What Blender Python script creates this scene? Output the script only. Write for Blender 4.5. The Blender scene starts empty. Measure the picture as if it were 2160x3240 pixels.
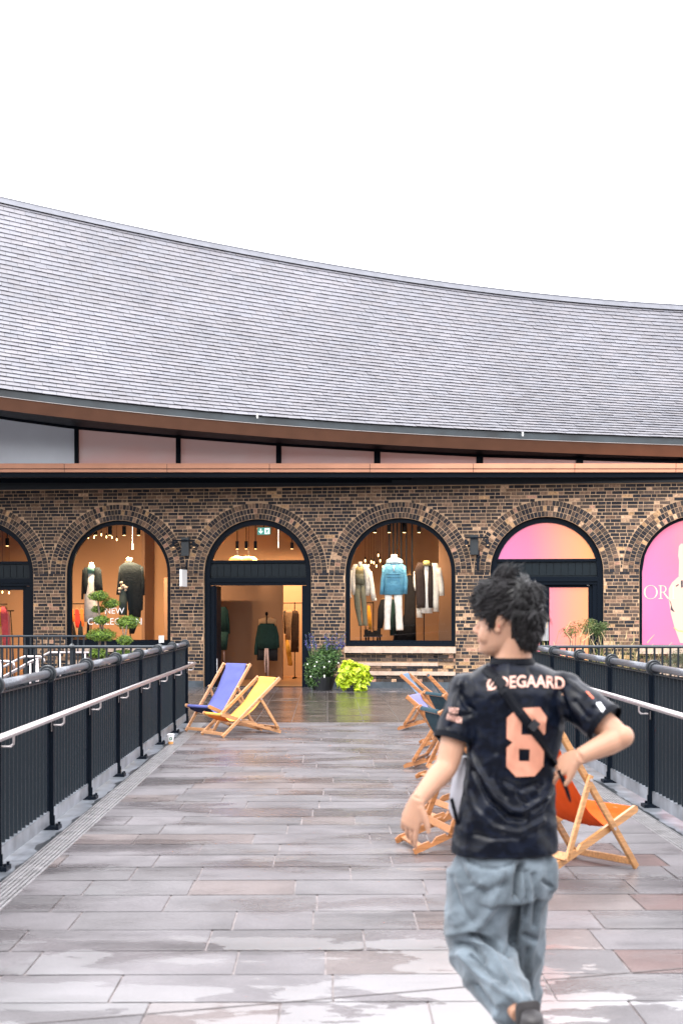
import bpy, bmesh, math, random
import numpy as np
from mathutils import Vector, Matrix, noise
from mathutils.bvhtree import BVHTree
random.seed(7)
R = math.radians
scene = bpy.context.scene
COL = scene.collection

# ------------------------------------------------------------------ camera, sky, sun, exposure
F = 4200.0; H = 1.65; W0 = 2160.0; CX = 1080.0; HY = 1940.0
ALPHA = math.atan(45.0 / F)
cam_d = bpy.data.cameras.new('camera'); cam = bpy.data.objects.new('camera', cam_d); COL.objects.link(cam)
cam_d.sensor_fit = 'HORIZONTAL'; cam_d.sensor_width = 24.0; cam_d.lens = 24.0 * F / W0
cam_d.shift_x = 0.0; cam_d.shift_y = (HY - 1620.0) / W0
cam.location = (0, 0, H); cam.rotation_euler = (R(90), 0, -ALPHA)
cam_d.clip_start = 0.1; cam_d.clip_end = 500
cam_d.dof.use_dof = True; cam_d.dof.focus_distance = 22.0; cam_d.dof.aperture_fstop = 4.0
scene.camera = cam

world = bpy.data.worlds.new("World"); scene.world = world; world.use_nodes = True
wn = world.node_tree; wn.nodes.clear()
wo = wn.nodes.new('ShaderNodeOutputWorld'); bg = wn.nodes.new('ShaderNodeBackground')
sky = wn.nodes.new('ShaderNodeTexSky'); sky.sky_type = 'NISHITA'; sky.sun_disc = False
SUN_EL, SUN_AZ = R(58), R(200)
sky.sun_elevation = SUN_EL; sky.sun_rotation = SUN_AZ; sky.dust_density = 4.0; sky.air_density = 1.0
hs = wn.nodes.new('ShaderNodeHueSaturation'); hs.inputs['Saturation'].default_value = 0.25
mx = wn.nodes.new('ShaderNodeMix'); mx.data_type = 'RGBA'; mx.inputs[0].default_value = 0.85   # closed cloud cover
mx.inputs[7].default_value = (10.2, 10.1, 10.5, 1)
wn.links.new(sky.outputs[0], hs.inputs['Color']); wn.links.new(hs.outputs[0], mx.inputs[6])
wn.links.new(mx.outputs[2], bg.inputs['Color']); bg.inputs['Strength'].default_value = 0.12
wn.links.new(bg.outputs[0], wo.inputs[0])

sun_d = bpy.data.lights.new('sun', 'SUN'); sun = bpy.data.objects.new('sun', sun_d); COL.objects.link(sun)
sun_d.energy = 0.7; sun_d.angle = R(25); sun_d.color = (1.0, 0.96, 0.9)
sdir = Vector((math.sin(SUN_AZ) * math.cos(SUN_EL), math.cos(SUN_AZ) * math.cos(SUN_EL), math.sin(SUN_EL)))
sun.rotation_euler = sdir.to_track_quat('Z', 'Y').to_euler(); sun.location = sdir * 60
scene.view_settings.view_transform = 'Standard'; scene.view_settings.look = 'None'
scene.view_settings.gamma = 1.0; scene.view_settings.use_curve_mapping = False
scene.view_settings.exposure = 1.88

# ------------------------------------------------------------------ helpers
def at(px, py, d):
    """a point seen at (px, py) of the 2160x3240 photograph, d metres ahead of the lens"""
    xc = (px - CX) / F * d; z = H + (HY - py) / F * d
    return Vector((xc * math.cos(ALPHA) + d * math.sin(ALPHA), -xc * math.sin(ALPHA) + d * math.cos(ALPHA), z))

def wmat(o):
    M = o.matrix_basis.copy()
    while o.parent is not None: o = o.parent; M = o.matrix_basis @ M
    return M

class MB:
    def __init__(s): s.v = []; s.f = []; s.m = []; s.c = []
    def face(s, idx, m=0, c=(1, 1, 1)): s.f.append(tuple(idx)); s.m.append(m); s.c.append(c)
    def verts(s, vs):
        n = len(s.v); s.v.extend([tuple(v) for v in vs]); return n
    def poly(s, pts, m=0, c=(1, 1, 1)):
        n = s.verts(pts); s.face(range(n, n + len(pts)), m, c)
    def box(s, c, size, rot=None, m=0, col=(1, 1, 1), bottom=True):
        hx, hy, hz = size[0] / 2, size[1] / 2, size[2] / 2
        P = [Vector((x, y, z)) for x in (-hx, hx) for y in (-hy, hy) for z in (-hz, hz)]
        if rot is not None: P = [rot @ p for p in P]
        c = Vector(c); n = s.verts([p + c for p in P])
        for q in ((0, 1, 3, 2), (4, 6, 7, 5), (0, 4, 5, 1), (2, 3, 7, 6), (1, 5, 7, 3)) + (((0, 2, 6, 4),) if bottom else ()):
            s.face([n + i for i in q], m, col)
    def bar(s, p0, p1, w, t, up=(0, 0, 1), m=0, col=(1, 1, 1), ch=0.0):
        """rectangular bar p0->p1: w across 'up'-side direction, t along up"""
        p0 = Vector(p0); p1 = Vector(p1); d = (p1 - p0).normalized(); up = Vector(up)
        sd = d.cross(up).normalized(); u = sd.cross(d).normalized()
        if ch <= 0: prof = [(-w/2, -t/2), (w/2, -t/2), (w/2, t/2), (-w/2, t/2)]
        else:
            a, b = w/2, t/2
            prof = [(-a+ch, -b), (a-ch, -b), (a, -b+ch), (a, b-ch), (a-ch, b), (-a+ch, b), (-a, b-ch), (-a, -b+ch)]
        k = len(prof); n = s.verts([p + sd * x + u * y for p in (p0, p1) for x, y in prof])
        for i in range(k): s.face((n+i, n+(i+1) % k, n+k+(i+1) % k, n+k+i), m, col)
        s.face([n+i for i in reversed(range(k))], m, col); s.face([n+k+i for i in range(k)], m, col)
    def tube(s, pts, r, seg=8, m=0, col=(1, 1, 1), caps=True, flat=1.0, closed=False):
        pts = [Vector(p) for p in pts]; N = len(pts)
        rr = r if hasattr(r, '__len__') else [r] * N
        t0 = (pts[1] - pts[0]).normalized()
        ref = Vector((0, 0, 1)) if abs(t0.z) < .9 else Vector((1, 0, 0))
        u = t0.cross(ref).normalized(); base = len(s.v)
        for i, p in enumerate(pts):
            if i == 0: t = pts[1] - pts[0]
            elif i == N - 1: t = pts[-1] - pts[-2]
            else: t = (pts[i+1] - pts[i]).normalized() + (pts[i] - pts[i-1]).normalized()
            t.normalize(); u = (u - t * u.dot(t)).normalized(); w = t.cross(u)
            s.verts([p + (u * math.cos(a) + w * math.sin(a) * flat) * rr[i] for a in (2 * math.pi * j / seg for j in range(seg))])
        for i in range(N - 1):
            for j in range(seg):
                a = base + i * seg + j; b = base + i * seg + (j + 1) % seg
                s.face((a, b, b + seg, a + seg), m, col)
        if caps:
            s.face([base + j for j in reversed(range(seg))], m, col); s.face([base + (N-1) * seg + j for j in range(seg)], m, col)
    def loft(s, rings, seg=20, m=0, col=(1, 1, 1), caps=True, power=1.0):
        """rings: (centre, U vector, V vector) ellipses"""
        base = len(s.v); N = len(rings)
        for c, U, V in rings:
            c = Vector(c); U = Vector(U); V = Vector(V)
            vs = []
            for j in range(seg):
                a = 2 * math.pi * j / seg; ca, sa = math.cos(a), math.sin(a)
                if power != 1.0:
                    ca = math.copysign(abs(ca) ** power, ca); sa = math.copysign(abs(sa) ** power, sa)
                vs.append(c + U * ca + V * sa)
            s.verts(vs)
        for i in range(N - 1):
            for j in range(seg):
                a = base + i * seg + j; b = base + i * seg + (j + 1) % seg
                s.face((a, b, b + seg, a + seg), m, col)
        if caps:
            s.face([base + j for j in reversed(range(seg))], m, col); s.face([base + (N-1) * seg + j for j in range(seg)], m, col)
    def ball(s, c, r, seg=12, rings=8, m=0, col=(1, 1, 1), ax=None):
        c = Vector(c); r = Vector(r) if hasattr(r, '__len__') else Vector((r, r, r)); rs = []
        A = ax or Matrix.Identity(3)
        for i in range(1, rings):
            t = math.pi * i / rings
            rs.append((c + A @ Vector((0, 0, -r.z * math.cos(t))), A @ Vector((r.x * math.sin(t), 0, 0)), A @ Vector((0, r.y * math.sin(t), 0))))
        s.loft(rs, seg, m, col)
    def prism(s, pts2, fn, th0, th1, m=0, col=(1, 1, 1), mside=None):
        """polygon pts2 (u,v) mapped by fn(u,v,depth) between depths th0,th1"""
        k = len(pts2); n = s.verts([fn(u, v, th0) for u, v in pts2] + [fn(u, v, th1) for u, v in pts2])
        s.face([n + i for i in range(k)], m, col); s.face([n + k + i for i in reversed(range(k))], m, col)
        for i in range(k): s.face((n+i, n+k+i, n+k+(i+1) % k, n+(i+1) % k), m if mside is None else mside, col)
    def build(s, name, mats, parent=None, smooth=False, world=True, recalc=True, fn=None):
        V = [Vector(v) for v in s.v]
        if fn: V = [fn(v) for v in V]
        if parent is not None and world:
            inv = wmat(parent).inverted(); V = [inv @ v for v in V]
        me = bpy.data.meshes.new(name); me.from_pydata(V, [], s.f)
        if not isinstance(mats, (list, tuple)): mats = [mats]
        for q in mats: me.materials.append(q)
        me.polygons.foreach_set('material_index', s.m)
        if any(c != (1, 1, 1) for c in s.c):
            ca = me.color_attributes.new('Col', 'FLOAT_COLOR', 'CORNER')
            arr = np.ones((len(me.loops), 4), dtype=np.float32)
            lt = np.array([len(f) for f in s.f]); cc = np.array(s.c, dtype=np.float32)
            arr[:, :3] = np.repeat(cc, lt, axis=0); ca.data.foreach_set('color', arr.ravel())
        if recalc:
            b = bmesh.new(); b.from_mesh(me); bmesh.ops.recalc_face_normals(b, faces=b.faces); b.to_mesh(me); b.free()
        if smooth: me.polygons.foreach_set('use_smooth', [True] * len(me.polygons))
        me.update()
        o = bpy.data.objects.new(name, me); COL.objects.link(o)
        if parent is not None: o.parent = parent
        return o

def thing(name, label, cat, loc=(0, 0, 0), rz=0.0, group=None):
    o = bpy.data.objects.new(name, None); COL.objects.link(o); o.location = loc; o.rotation_euler = (0, 0, rz)
    o.empty_display_size = .2
    o.matrix_basis = Matrix.Translation(Vector(loc)) @ Matrix.Rotation(rz, 4, 'Z')
    o['label'] = label; o['category'] = cat
    if group: o['group'] = group
    return o
def tag(o, label=None, cat=None, group=None, kind=None):
    if label: o['label'] = label
    if cat: o['category'] = cat
    if group: o['group'] = group
    if kind: o['kind'] = kind
    return o

# ------------------------------------------------------------------ materials
MATS = {}
def mat(name, col=(.5, .5, .5), rough=.6, metal=0.0, spec=.5, emit=None, es=1.0, attr=False, nscale=0, namt=0.0, bscale=0, bump=0.0, coat=0.0, sheen=0.0, subs=0.0, stretch=None):
    if name in MATS: return MATS[name]
    m = bpy.data.materials.new(name); m.use_nodes = True; nt = m.node_tree
    p = nt.nodes['Principled BSDF']; L = nt.links
    p.inputs['Roughness'].default_value = rough; p.inputs['Metallic'].default_value = metal
    p.inputs['Specular IOR Level'].default_value = spec
    p.inputs['Coat Weight'].default_value = coat
    p.inputs['Sheen Weight'].default_value = sheen
    if subs: p.inputs['Subsurface Weight'].default_value = subs; p.inputs['Subsurface Radius'].default_value = (.02, .008, .004)
    src = None
    p.inputs['Base Color'].default_value = (*col, 1)
    if attr:
        a = nt.nodes.new('ShaderNodeAttribute'); a.attribute_name = 'Col'
        mm = nt.nodes.new('ShaderNodeMix'); mm.data_type = 'RGBA'; mm.blend_type = 'MULTIPLY'; mm.inputs[0].default_value = 1
        mm.inputs[6].default_value = (*col, 1); L.new(a.outputs['Color'], mm.inputs[7]); src = mm.outputs[2]
    tc = None
    def coords():
        nonlocal tc
        if tc is None:
            t = nt.nodes.new('ShaderNodeTexCoord'); mp = nt.nodes.new('ShaderNodeMapping')
            L.new(t.outputs['Object'], mp.inputs[0]); tc = mp
            if stretch: mp.inputs['Scale'].default_value = stretch
        return tc.outputs[0]
    if namt:
        n = nt.nodes.new('ShaderNodeTexNoise'); n.inputs['Scale'].default_value = nscale; n.inputs['Detail'].default_value = 5
        L.new(coords(), n.inputs['Vector'])
        mr = nt.nodes.new('ShaderNodeMapRange'); mr.inputs[1].default_value = .3; mr.inputs[2].default_value = .7
        mr.inputs[3].default_value = 1 - namt; mr.inputs[4].default_value = 1 + namt; L.new(n.outputs[0], mr.inputs[0])
        mm = nt.nodes.new('ShaderNodeMix'); mm.data_type = 'RGBA'; mm.blend_type = 'MULTIPLY'; mm.inputs[0].default_value = 1
        if src: L.new(src, mm.inputs[6])
        else: mm.inputs[6].default_value = (*col, 1)
        L.new(mr.outputs[0], mm.inputs[7]); src = mm.outputs[2]
    if src: L.new(src, p.inputs['Base Color'])
    if bump:
        n = nt.nodes.new('ShaderNodeTexNoise'); n.inputs['Scale'].default_value = bscale; n.inputs['Detail'].default_value = 4
        L.new(coords(), n.inputs['Vector']); b = nt.nodes.new('ShaderNodeBump'); b.inputs['Strength'].default_value = 1
        b.inputs['Distance'].default_value = bump; L.new(n.outputs[0], b.inputs['Height']); L.new(b.outputs[0], p.inputs['Normal'])
    if emit: p.inputs['Emission Color'].default_value = (*emit, 1); p.inputs['Emission Strength'].default_value = es
    MATS[name] = m; return m

black_metal = mat('black_metal', (.0025, .006, .012), .45, 0, .16)
dark_frame = mat('dark_frame', (.0014, .0045, .0095), .5, 0, .10)
grey_metal = mat('grey_metal', (.028, .036, .044), .35, .4, .6, nscale=6, namt=.3)
rail_metal = mat('rail_metal', (.13, .14, .16), .32, .4, .6, nscale=60, namt=.5, bscale=150, bump=.0006)
steel = mat('steel', (.50, .455, .455), .3, .85, .6, nscale=25, namt=.15, bscale=220, bump=.0004)
plate_metal = mat('plate_metal', (.22, .24, .27), .3, .35, .6, nscale=5, namt=.45)
copper = mat('copper', (.50, .235, .14), .45, .15, .4, nscale=3, namt=.08)
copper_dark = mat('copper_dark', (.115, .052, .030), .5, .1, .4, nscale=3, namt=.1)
stone = mat('stone', (.46, .35, .275), .7, 0, .3, nscale=9, namt=.18, bscale=30, bump=.003)
plinth_m = mat('plinth', (.05, .065, .08), .5, 0, .5, nscale=4, namt=.5, bscale=14, bump=.006)
brick_m = mat('brick', (1, 1, 1), .8, 0, .25, attr=True, nscale=22, namt=.42, bscale=60, bump=.004)
mortar_m = mat('mortar', (.42, .285, .18), .9, 0, .2, nscale=4, namt=.3, bscale=80, bump=.003)
slate_m = mat('slate', (1, 1, 1), .42, 0, .4, attr=True, nscale=.35, namt=.10, bscale=25, bump=.003)
lead_m = mat('lead', (.125, .13, .15), .45, .3, .5, nscale=4, namt=.15)
white_paint = mat('white_paint', (.78, .77, .78), .45)
white_vinyl = mat('white_vinyl', (.85, .85, .85), .5)
black_int = mat('black_interior_metal', (.004, .004, .005), .5, 0, .08)

def paving_mat(name, tint, wet0, puddle, rwet=.24):
    m = bpy.data.materials.new(name); m.use_nodes = True; nt = m.node_tree; L = nt.links; N = nt.nodes
    p = N['Principled BSDF']; a = N.new('ShaderNodeAttribute'); a.attribute_name = 'Col'
    t = N.new('ShaderNodeTexCoord')
    def nz(scale, det=5, st=(1, 1, 1), rough=.55):
        mp = N.new('ShaderNodeMapping'); mp.inputs['Scale'].default_value = st; L.new(t.outputs['Object'], mp.inputs[0])
        n = N.new('ShaderNodeTexNoise'); n.inputs['Scale'].default_value = scale; n.inputs['Detail'].default_value = det; n.inputs['Roughness'].default_value = rough
        L.new(mp.outputs[0], n.inputs['Vector']); return n.outputs[0]
    def rng(x, a0, a1, b0, b1):
        r = N.new('ShaderNodeMapRange'); r.interpolation_type = 'SMOOTHSTEP'
        for i, v in enumerate((a0, a1, b0, b1)): r.inputs[i+1].default_value = v
        L.new(x, r.inputs[0]); return r.outputs[0]
    def mth(op, x, y=None, v=None):
        q = N.new('ShaderNodeMath'); q.operation = op; L.new(x, q.inputs[0])
        if y is not None: L.new(y, q.inputs[1])
        if v is not None: q.inputs[1].default_value = v
        return q.outputs[0]
    speck = rng(nz(160, 3), .3, .7, .86, 1.14); blot = rng(nz(1.7, 5), .32, .7, .84, 1.16)
    stain = rng(nz(1.0, 7, (.6, 2.4, 1), .62), .52, .70, 1.0, .60)
    wet = rng(nz(1.1, 6, (.55, 1.3, 1)), wet0 - .06, wet0 + .10, 0, 1)
    # standing water: thresholded noise, most of it in the hollow at the near end of the deck
    sep = N.new('ShaderNodeSeparateXYZ'); L.new(t.outputs['Object'], sep.inputs[0])
    low = rng(sep.outputs[1], 6.1, 7.0, .120, 0)
    near = rng(sep.outputs[1], 12.0, 19.0, .045, -.03)
    pn = mth('ADD', mth('ADD', nz(1.75, 6, (.55, 1.35, 1), .58), low), near)
    pud = rng(pn, puddle - .010, puddle + .010, 0, 1)
    v = mth('MULTIPLY', mth('MULTIPLY', speck, blot), stain)
    mm = N.new('ShaderNodeMix'); mm.data_type = 'RGBA'; mm.blend_type = 'MULTIPLY'; mm.inputs[0].default_value = 1
    L.new(a.outputs['Color'], mm.inputs[6]); L.new(v, mm.inputs[7])
    m2 = N.new('ShaderNodeMix'); m2.data_type = 'RGBA'; L.new(mth('MULTIPLY', wet, None, .6), m2.inputs[0])
    L.new(mm.outputs[2], m2.inputs[6]); m3 = N.new('ShaderNodeMix'); m3.data_type = 'RGBA'; m3.blend_type = 'MULTIPLY'; m3.inputs[0].default_value = 1
    L.new(mm.outputs[2], m3.inputs[6]); m3.inputs[7].default_value = (*tint, 1); L.new(m3.outputs[2], m2.inputs[7])
    L.new(m2.outputs[2], p.inputs['Base Color'])
    ro = rng(wet, 0, 1, .42, rwet)
    rm = N.new('ShaderNodeMix'); rm.data_type = 'FLOAT'; L.new(pud, rm.inputs[0]); L.new(ro, rm.inputs[2]); rm.inputs[3].default_value = .3
    L.new(rm.outputs[0], p.inputs['Roughness']); p.inputs['IOR'].default_value = 1.5
    L.new(rng(wet, 0, 1, .10, .42), p.inputs['Specular IOR Level'])
    L.new(rng(pud, 0, 1, 0.0, 1.0), p.inputs['Coat Weight']); p.inputs['Coat Roughness'].default_value = .27; p.inputs['Coat IOR'].default_value = 3.4
    b = N.new('ShaderNodeBump'); b.inputs['Distance'].default_value = .0022
    hh = mth('MULTIPLY', mth('ADD', nz(55, 4), mth('MULTIPLY', nz(6, 3), None, 1.2)), rng(pud, 0, 1, 1, 0))
    L.new(hh, b.inputs['Height']); L.new(b.outputs[0], p.inputs['Normal'])
    return m
deck_m = paving_mat('deck_paving', (.55, .5, .5), .50, .66)
gallery_m = paving_mat('gallery_paving', (.6, .56, .55), .36, .78, .10)

# ------------------------------------------------------------------ the wall's own frame
PA = at(583, HY, 29.6); PB = at(1423, HY, 28.9)
WT = (PB - PA); WT.z = 0; WT.normalize(); WN = Vector((-WT.y, WT.x, 0))      # along the wall, into the building
def ray_wall(px, off):
    d = at(px, HY, 1.0); d.z = 0; o = PA + WN * off; o.z = 0
    return (o.dot(WN)) / d.dot(WN), d
t0_, d0_ = ray_wall(1080, 0)
WO = d0_ * t0_; WO.z = 0; WROT = math.atan2(WT.y, WT.x)
WM = Matrix.Translation(WO) @ Matrix.Rotation(WROT, 4, 'Z')
def ws(px, py, off=0.0):
    """local wall coordinates (s, off, z) of the photo point on the plane 'off' metres behind the wall face"""
    t, d = ray_wall(px, off); p = d * t
    return Vector(((p - WO).dot(WT), off, H + (HY - py) / F * t))
def wl(v): return WM @ Vector(v)

PITCH = 3.17; RA = 1.21; ZT = 3.735; ZS = ZT - RA; WTOP = 4.44
S3 = ws(1265, HY).x
def AC(i): return S3 + (i - 3) * PITCH
I0, I1 = -2, 7
DOORS = (0, 2, 4); 
def is_door(i): return i % 2 == 0
ZW = .917
# ------------------------------------------------------------------ SETTING: decks and ground
random.seed(11)
m = MB(); m.poly([(-300, -100, -6), (300, -100, -6), (300, 400, -6), (-300, 400, -6)])
yard = m.build('yard_ground', mat('yard_setts', (.07, .068, .075), .5, nscale=2, namt=.35, bscale=9, bump=.01)); tag(yard, kind='structure')

XL, XR, YE = -2.34, 2.98, 19.86
def slab(mb, x0, x1, y0, y1, z, col, g=.005):
    t = [random.uniform(-.0011, .0011) for _ in range(4)]
    n = mb.verts([(x0+g, y0+g, z+t[0]), (x1-g, y0+g, z+t[1]), (x1-g, y1-g, z+t[2]), (x0+g, y1-g, z+t[3])])
    mb.face((n, n+1, n+2, n+3), 0, col)
def pave_col(red_reflect=0):
    r = random.random(); v = random.uniform(.92, 1.08)
    if r < .22: c = (.138, .119, .118)
    elif r < .5: c = (.128, .122, .128)
    else: c = (.142, .134, .142)
    if red_reflect and random.random() < .2: c = (.115, .08, .077)  # reddish slabs: the orange sling's reflection put into the slab colour
    return tuple(q * v for q in c)
m = MB(); y = -13.6; rows = []
GL0, GL1, GR0, GR1 = -1.985, -1.815, 2.455, 2.605
while y < YE - .05:
    h = .427 if y < 18.8 else .25
    y1 = min(y + h, YE); x = GL1; x += -random.uniform(0, .5)
    while x < GR0:
        L = random.choice([.42, .55, .62, .78, .85, .95]); x1 = x + L
        if GR0 - x1 < .2: x1 = GR0
        a, b = max(x, GL1), min(x1, GR0)
        if b - a > .02: slab(m, a, b, y, y1, .004, pave_col((1.2 < a < 2.6) and (6 < y < 9.5)))
        x = x1
    y = y1
n = m.verts([(XL, -13.6, -.0045), (XR, -13.6, -.0045), (XR, YE, -.0045), (XL, YE, -.0045)]); m.face((n, n+1, n+2, n+3), 1, (1, 1, 1))
# sides and underside of the bridge
m.box(((XL+XR)/2, (YE-13.6)/2, -.33), (XR-XL-.01, YE+13.59, .64), m=2)
# a dark steel seam crossing the deck at a slant
seam_a, seam_b = Vector((-1.8, 5.15, .0065)), Vector((2.45, 6.35, .0065))
d = (seam_b - seam_a).normalized(); sd = Vector((-d.y, d.x, 0)) * .005
m.poly([seam_a - sd, seam_b - sd, seam_b + sd, seam_a + sd], 3)
deck = m.build('bridge_deck', [deck_m, mat('grout', (.26, .225, .225), .55, nscale=7, namt=.4), black_metal, mat('seam', (.06, .05, .05), .6)]); tag(deck, kind='structure')

# gallery floor in front of the shops, with the stair well left open on its left
m = MB(); random.seed(5); GX0, GX1 = -16.0, 16.0
def gal(x0, x1, y0, y1):
    y = y0
    while y < y1 - .01:
        yy = min(y + (.62 if y > 26.5 else .36), y1); x = x0
        while x < x1 - .01:
            xx = min(x + .545, x1); v = random.uniform(.75, 1.15)
            c = (.115*v, .095*v, .085*v) if y < 27.0 else (.17*v, .16*v, .17*v)
            slab(m, x, xx, y, yy, .004, c, .004); x = xx
        y = yy
gal(-4.9, 9.0, YE + .04, 32.2); gal(GX0, -4.9, 26.4, 33.5); gal(-16, -4.9, YE + .04, 21.2); gal(9.0, GX1, 22, 31.5)
n = len(m.v)
m.box((2.05, 26.2, -.31), (13.9, 12.7, .62), m=1); m.box((-10.45, 30.2, -.31), (11.1, 7.6, .62), m=1); m.box((-10.45, 20.53, -.31), (11.1, 1.32, .62), m=1)
m.box((12.5, 27.2, -.31), (7.0, 10.4, .62), m=1)
m.box(((XL+XR)/2, YE + .012, .003), (XR-XL, .03, .012), m=2)
gf = m.build('gallery_floor', [gallery_m, mat('grout_dark', (.14, .125, .12), .6, nscale=7, namt=.4), steel]); tag(gf, kind='structure')

# drain channels
def grating(x0, x1, label):
    t = thing('drain_channel', label, 'drain', ((x0+x1)/2, 9, 0), 0, 'slotted drains along the bridge edges')
    g = MB(); n = 6; w = (x1-x0) / n
    for k in range(n + 1): 
        xx = x0 + k * w; g.box((xx, 9.3, .002), (w * .62 if 0 < k < n else w*.5, 21.1, .012))
    y = -1
    while y < YE - .2: g.box(((x0+x1)/2, y, -.0005), (x1-x0-.03, .022, .006)); y += .30
    g.build('bars', mat('grating_steel', (.42, .41, .42), .35, .6, .5, nscale=9, namt=.3), t)
    g = MB(); g.poly([(x0, -1.2, -.0038), (x1, -1.2, -.0038), (x1, YE-.02, -.0038), (x0, YE-.02, -.0038)]); g.build('channel_bed', mat('drain_dark', (.008, .01, .012), .4), t)
grating(GL0, GL1, 'long slotted steel drain beside the left bridge railing')
grating(GR0, GR1, 'long slotted steel drain beside the right bridge railing')
def edge_plate(x0, x1, label):
    t = thing('edge_flashing', label, 'metal flashing', ((x0+x1)/2, 9, 0), 0, 'sheet metal strips under the bridge railings')
    random.seed(int(abs(x0)*100))
    y = -1.2; g = MB()
    while y < YE:
        y1 = min(y + 2.0, YE); g.box(((x0+x1)/2, (y+y1)/2, .002), (x1-x0, y1-y-.006, .012)); y = y1
    g.build('sheet', plate_metal, t)
    g = MB()      # torn dark sealant along the drain
    xe = x1 if x0 < 0 else x0; sg = -1 if x0 < 0 else 1; N = 420; ys = [ -.5 + (YE - .1) * q / N for q in range(N + 1)]
    def wid(y): return .004 + max(0, .075 * noise.noise(Vector((y*2.2, x0, 1))) + .03*noise.noise(Vector((y*9, x0, 5))) + .010)
    for a, b in zip(ys, ys[1:]): g.poly([(xe, a, .0105), (xe + sg*wid(a), a, .0105), (xe + sg*wid(b), b, .0105), (xe, b, .0105)])
    g.build('sealant', mat('sealant', (.012, .016, .02), .35), t)
edge_plate(XL, GL0 - .004, 'grey metal flashing strip at the foot of the left railing')
edge_plate(GR1 + .004, XR, 'grey metal flashing strip at the foot of the right railing')

# ------------------------------------------------------------------ THE BUILDING
BLD = thing('arcade_building', 'long brick arcade with round arches, copper canopy and a sweeping curved slate roof', 'building', tuple(WO), WROT)
random.seed(3)
# mortar body with arched openings
m = MB()
YM = .003
def quad(mb, a, b, c, d, mi=0, col=(1, 1, 1)): mb.poly([a, b, c, d], mi, col)
SL, SR = AC(I0) - PITCH / 2, AC(I1) + PITCH / 2
for i in range(I0, I1 + 1):
    c = AC(i); zb = 0 if is_door(i) else ZW
    for (a, b) in ((c - PITCH/2, c - RA), (c + RA, c + PITCH/2)):
        quad(m, (a, YM, 0), (b, YM, 0), (b, YM, ZS), (a, YM, ZS)); quad(m, (a, YM, ZS), (b, YM, ZS), (b, YM, WTOP), (a, YM, WTOP))
    K = 28
    for k in range(K):
        a0, a1 = math.pi * k / K, math.pi * (k+1) / K
        p0 = (c + RA * math.cos(a0), ZS + RA * math.sin(a0)); p1 = (c + RA * math.cos(a1), ZS + RA * math.sin(a1))
        quad(m, (p1[0], YM, p1[1]), (p0[0], YM, p0[1]), (p0[0], YM, WTOP), (p1[0], YM, WTOP))
        quad(m, (p0[0], YM, p0[1]), (p1[0], YM, p1[1]), (p1[0], .5, p1[1]), (p0[0], .5, p0[1]), 0)
    for s_ in (-1, 1):
        x = c + s_ * RA; quad(m, (x, YM, zb), (x, YM, ZS), (x, .5, ZS), (x, .5, zb))
    if zb:
        quad(m, (c-RA, .045, 0), (c+RA, .045, 0), (c+RA, .045, zb), (c-RA, .045, zb))
        quad(m, (c-RA, .045, zb), (c+RA, .045, zb), (c+RA, .5, zb), (c-RA, .5, zb))
m.poly([(SL, YM, WTOP), (SR, YM, WTOP), (SR, .5, WTOP), (SL, .5, WTOP)])
for x in (SL, SR): m.poly([(x, YM, 0), (x, YM, WTOP), (x, 8, WTOP), (x, 8, 0)])
# bricks
def bcol(s, z):
    r = random.random(); tanb = .035 + .13 * max(0, min(1, (1.6 - z) / 1.6)) + (.06 if s > 1.5 else 0)
    patch = noise.noise(Vector((s * .8, z * .9, 3.3)))
    r -= patch * .17
    v = random.uniform(.75, 1.25)
    if r < tanb: c = random.choice([(.36, .22, .115), (.42, .27, .17), (.34, .19, .13)])
    elif r < tanb + .14: c = (.17, .105, .07)
    elif r < tanb + .34: c = (.085, .060, .047)
    elif r < tanb + .60: c = (.040, .033, .030)
    else: c = (.018, .018, .022)
    return tuple(q * v for q in c)
def brick(x0, x1, z0, z1, y=0.0, dep=.012):
    j = random.uniform(-.0018, .0018); yf = y + random.uniform(-.002, .0025)
    n = m.verts([(x0+j, yf, z0), (x1+j, yf, z0), (x1, yf, z1), (x0, yf, z1), (x0+j, y+dep, z0), (x1+j, y+dep, z0), (x1, y+dep, z1), (x0, y+dep, z1)])
    c = bcol((x0+x1)/2, (z0+z1)/2)
    for q in ((0, 1, 2, 3), (0, 4, 5, 1), (1, 5, 6, 2), (2, 6, 7, 3), (3, 7, 4, 0)): m.face([n+k for k in q], 1, c)
RO = RA + .36
def cuts(z, ledges=True):
    out = []
    for i in range(I0, I1 + 1):
        c = AC(i)
        if z < ZS: out.append((c - RA, c + RA))
        elif z - ZS < RO: h = math.sqrt(RO*RO - (z-ZS)**2); out.append((c - h, c + h))
    return out
row = 0; z = .145
while z + .065 < WTOP:
    x = SL - random.uniform(0, .2); cs = cuts(z + .02); k = row
    while x < SR:
        L = .215 if k % 2 == 0 else .1025
        if random.random() < .08: L = .16
        segs = [(x, x + L)]
        for a, b in cs:
            ns = []
            for p, q in segs:
                if q <= a or p >= b: ns.append((p, q)); continue
                if p < a: ns.append((p, a - .004))
                if q > b: ns.append((b + .004, q))
            segs = ns
        for p, q in segs:
            if q - p > .03: brick(p, q - .002, z, z + .0625)
        x += L + .0105; k += 1
    row += 1; z += .0752
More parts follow.
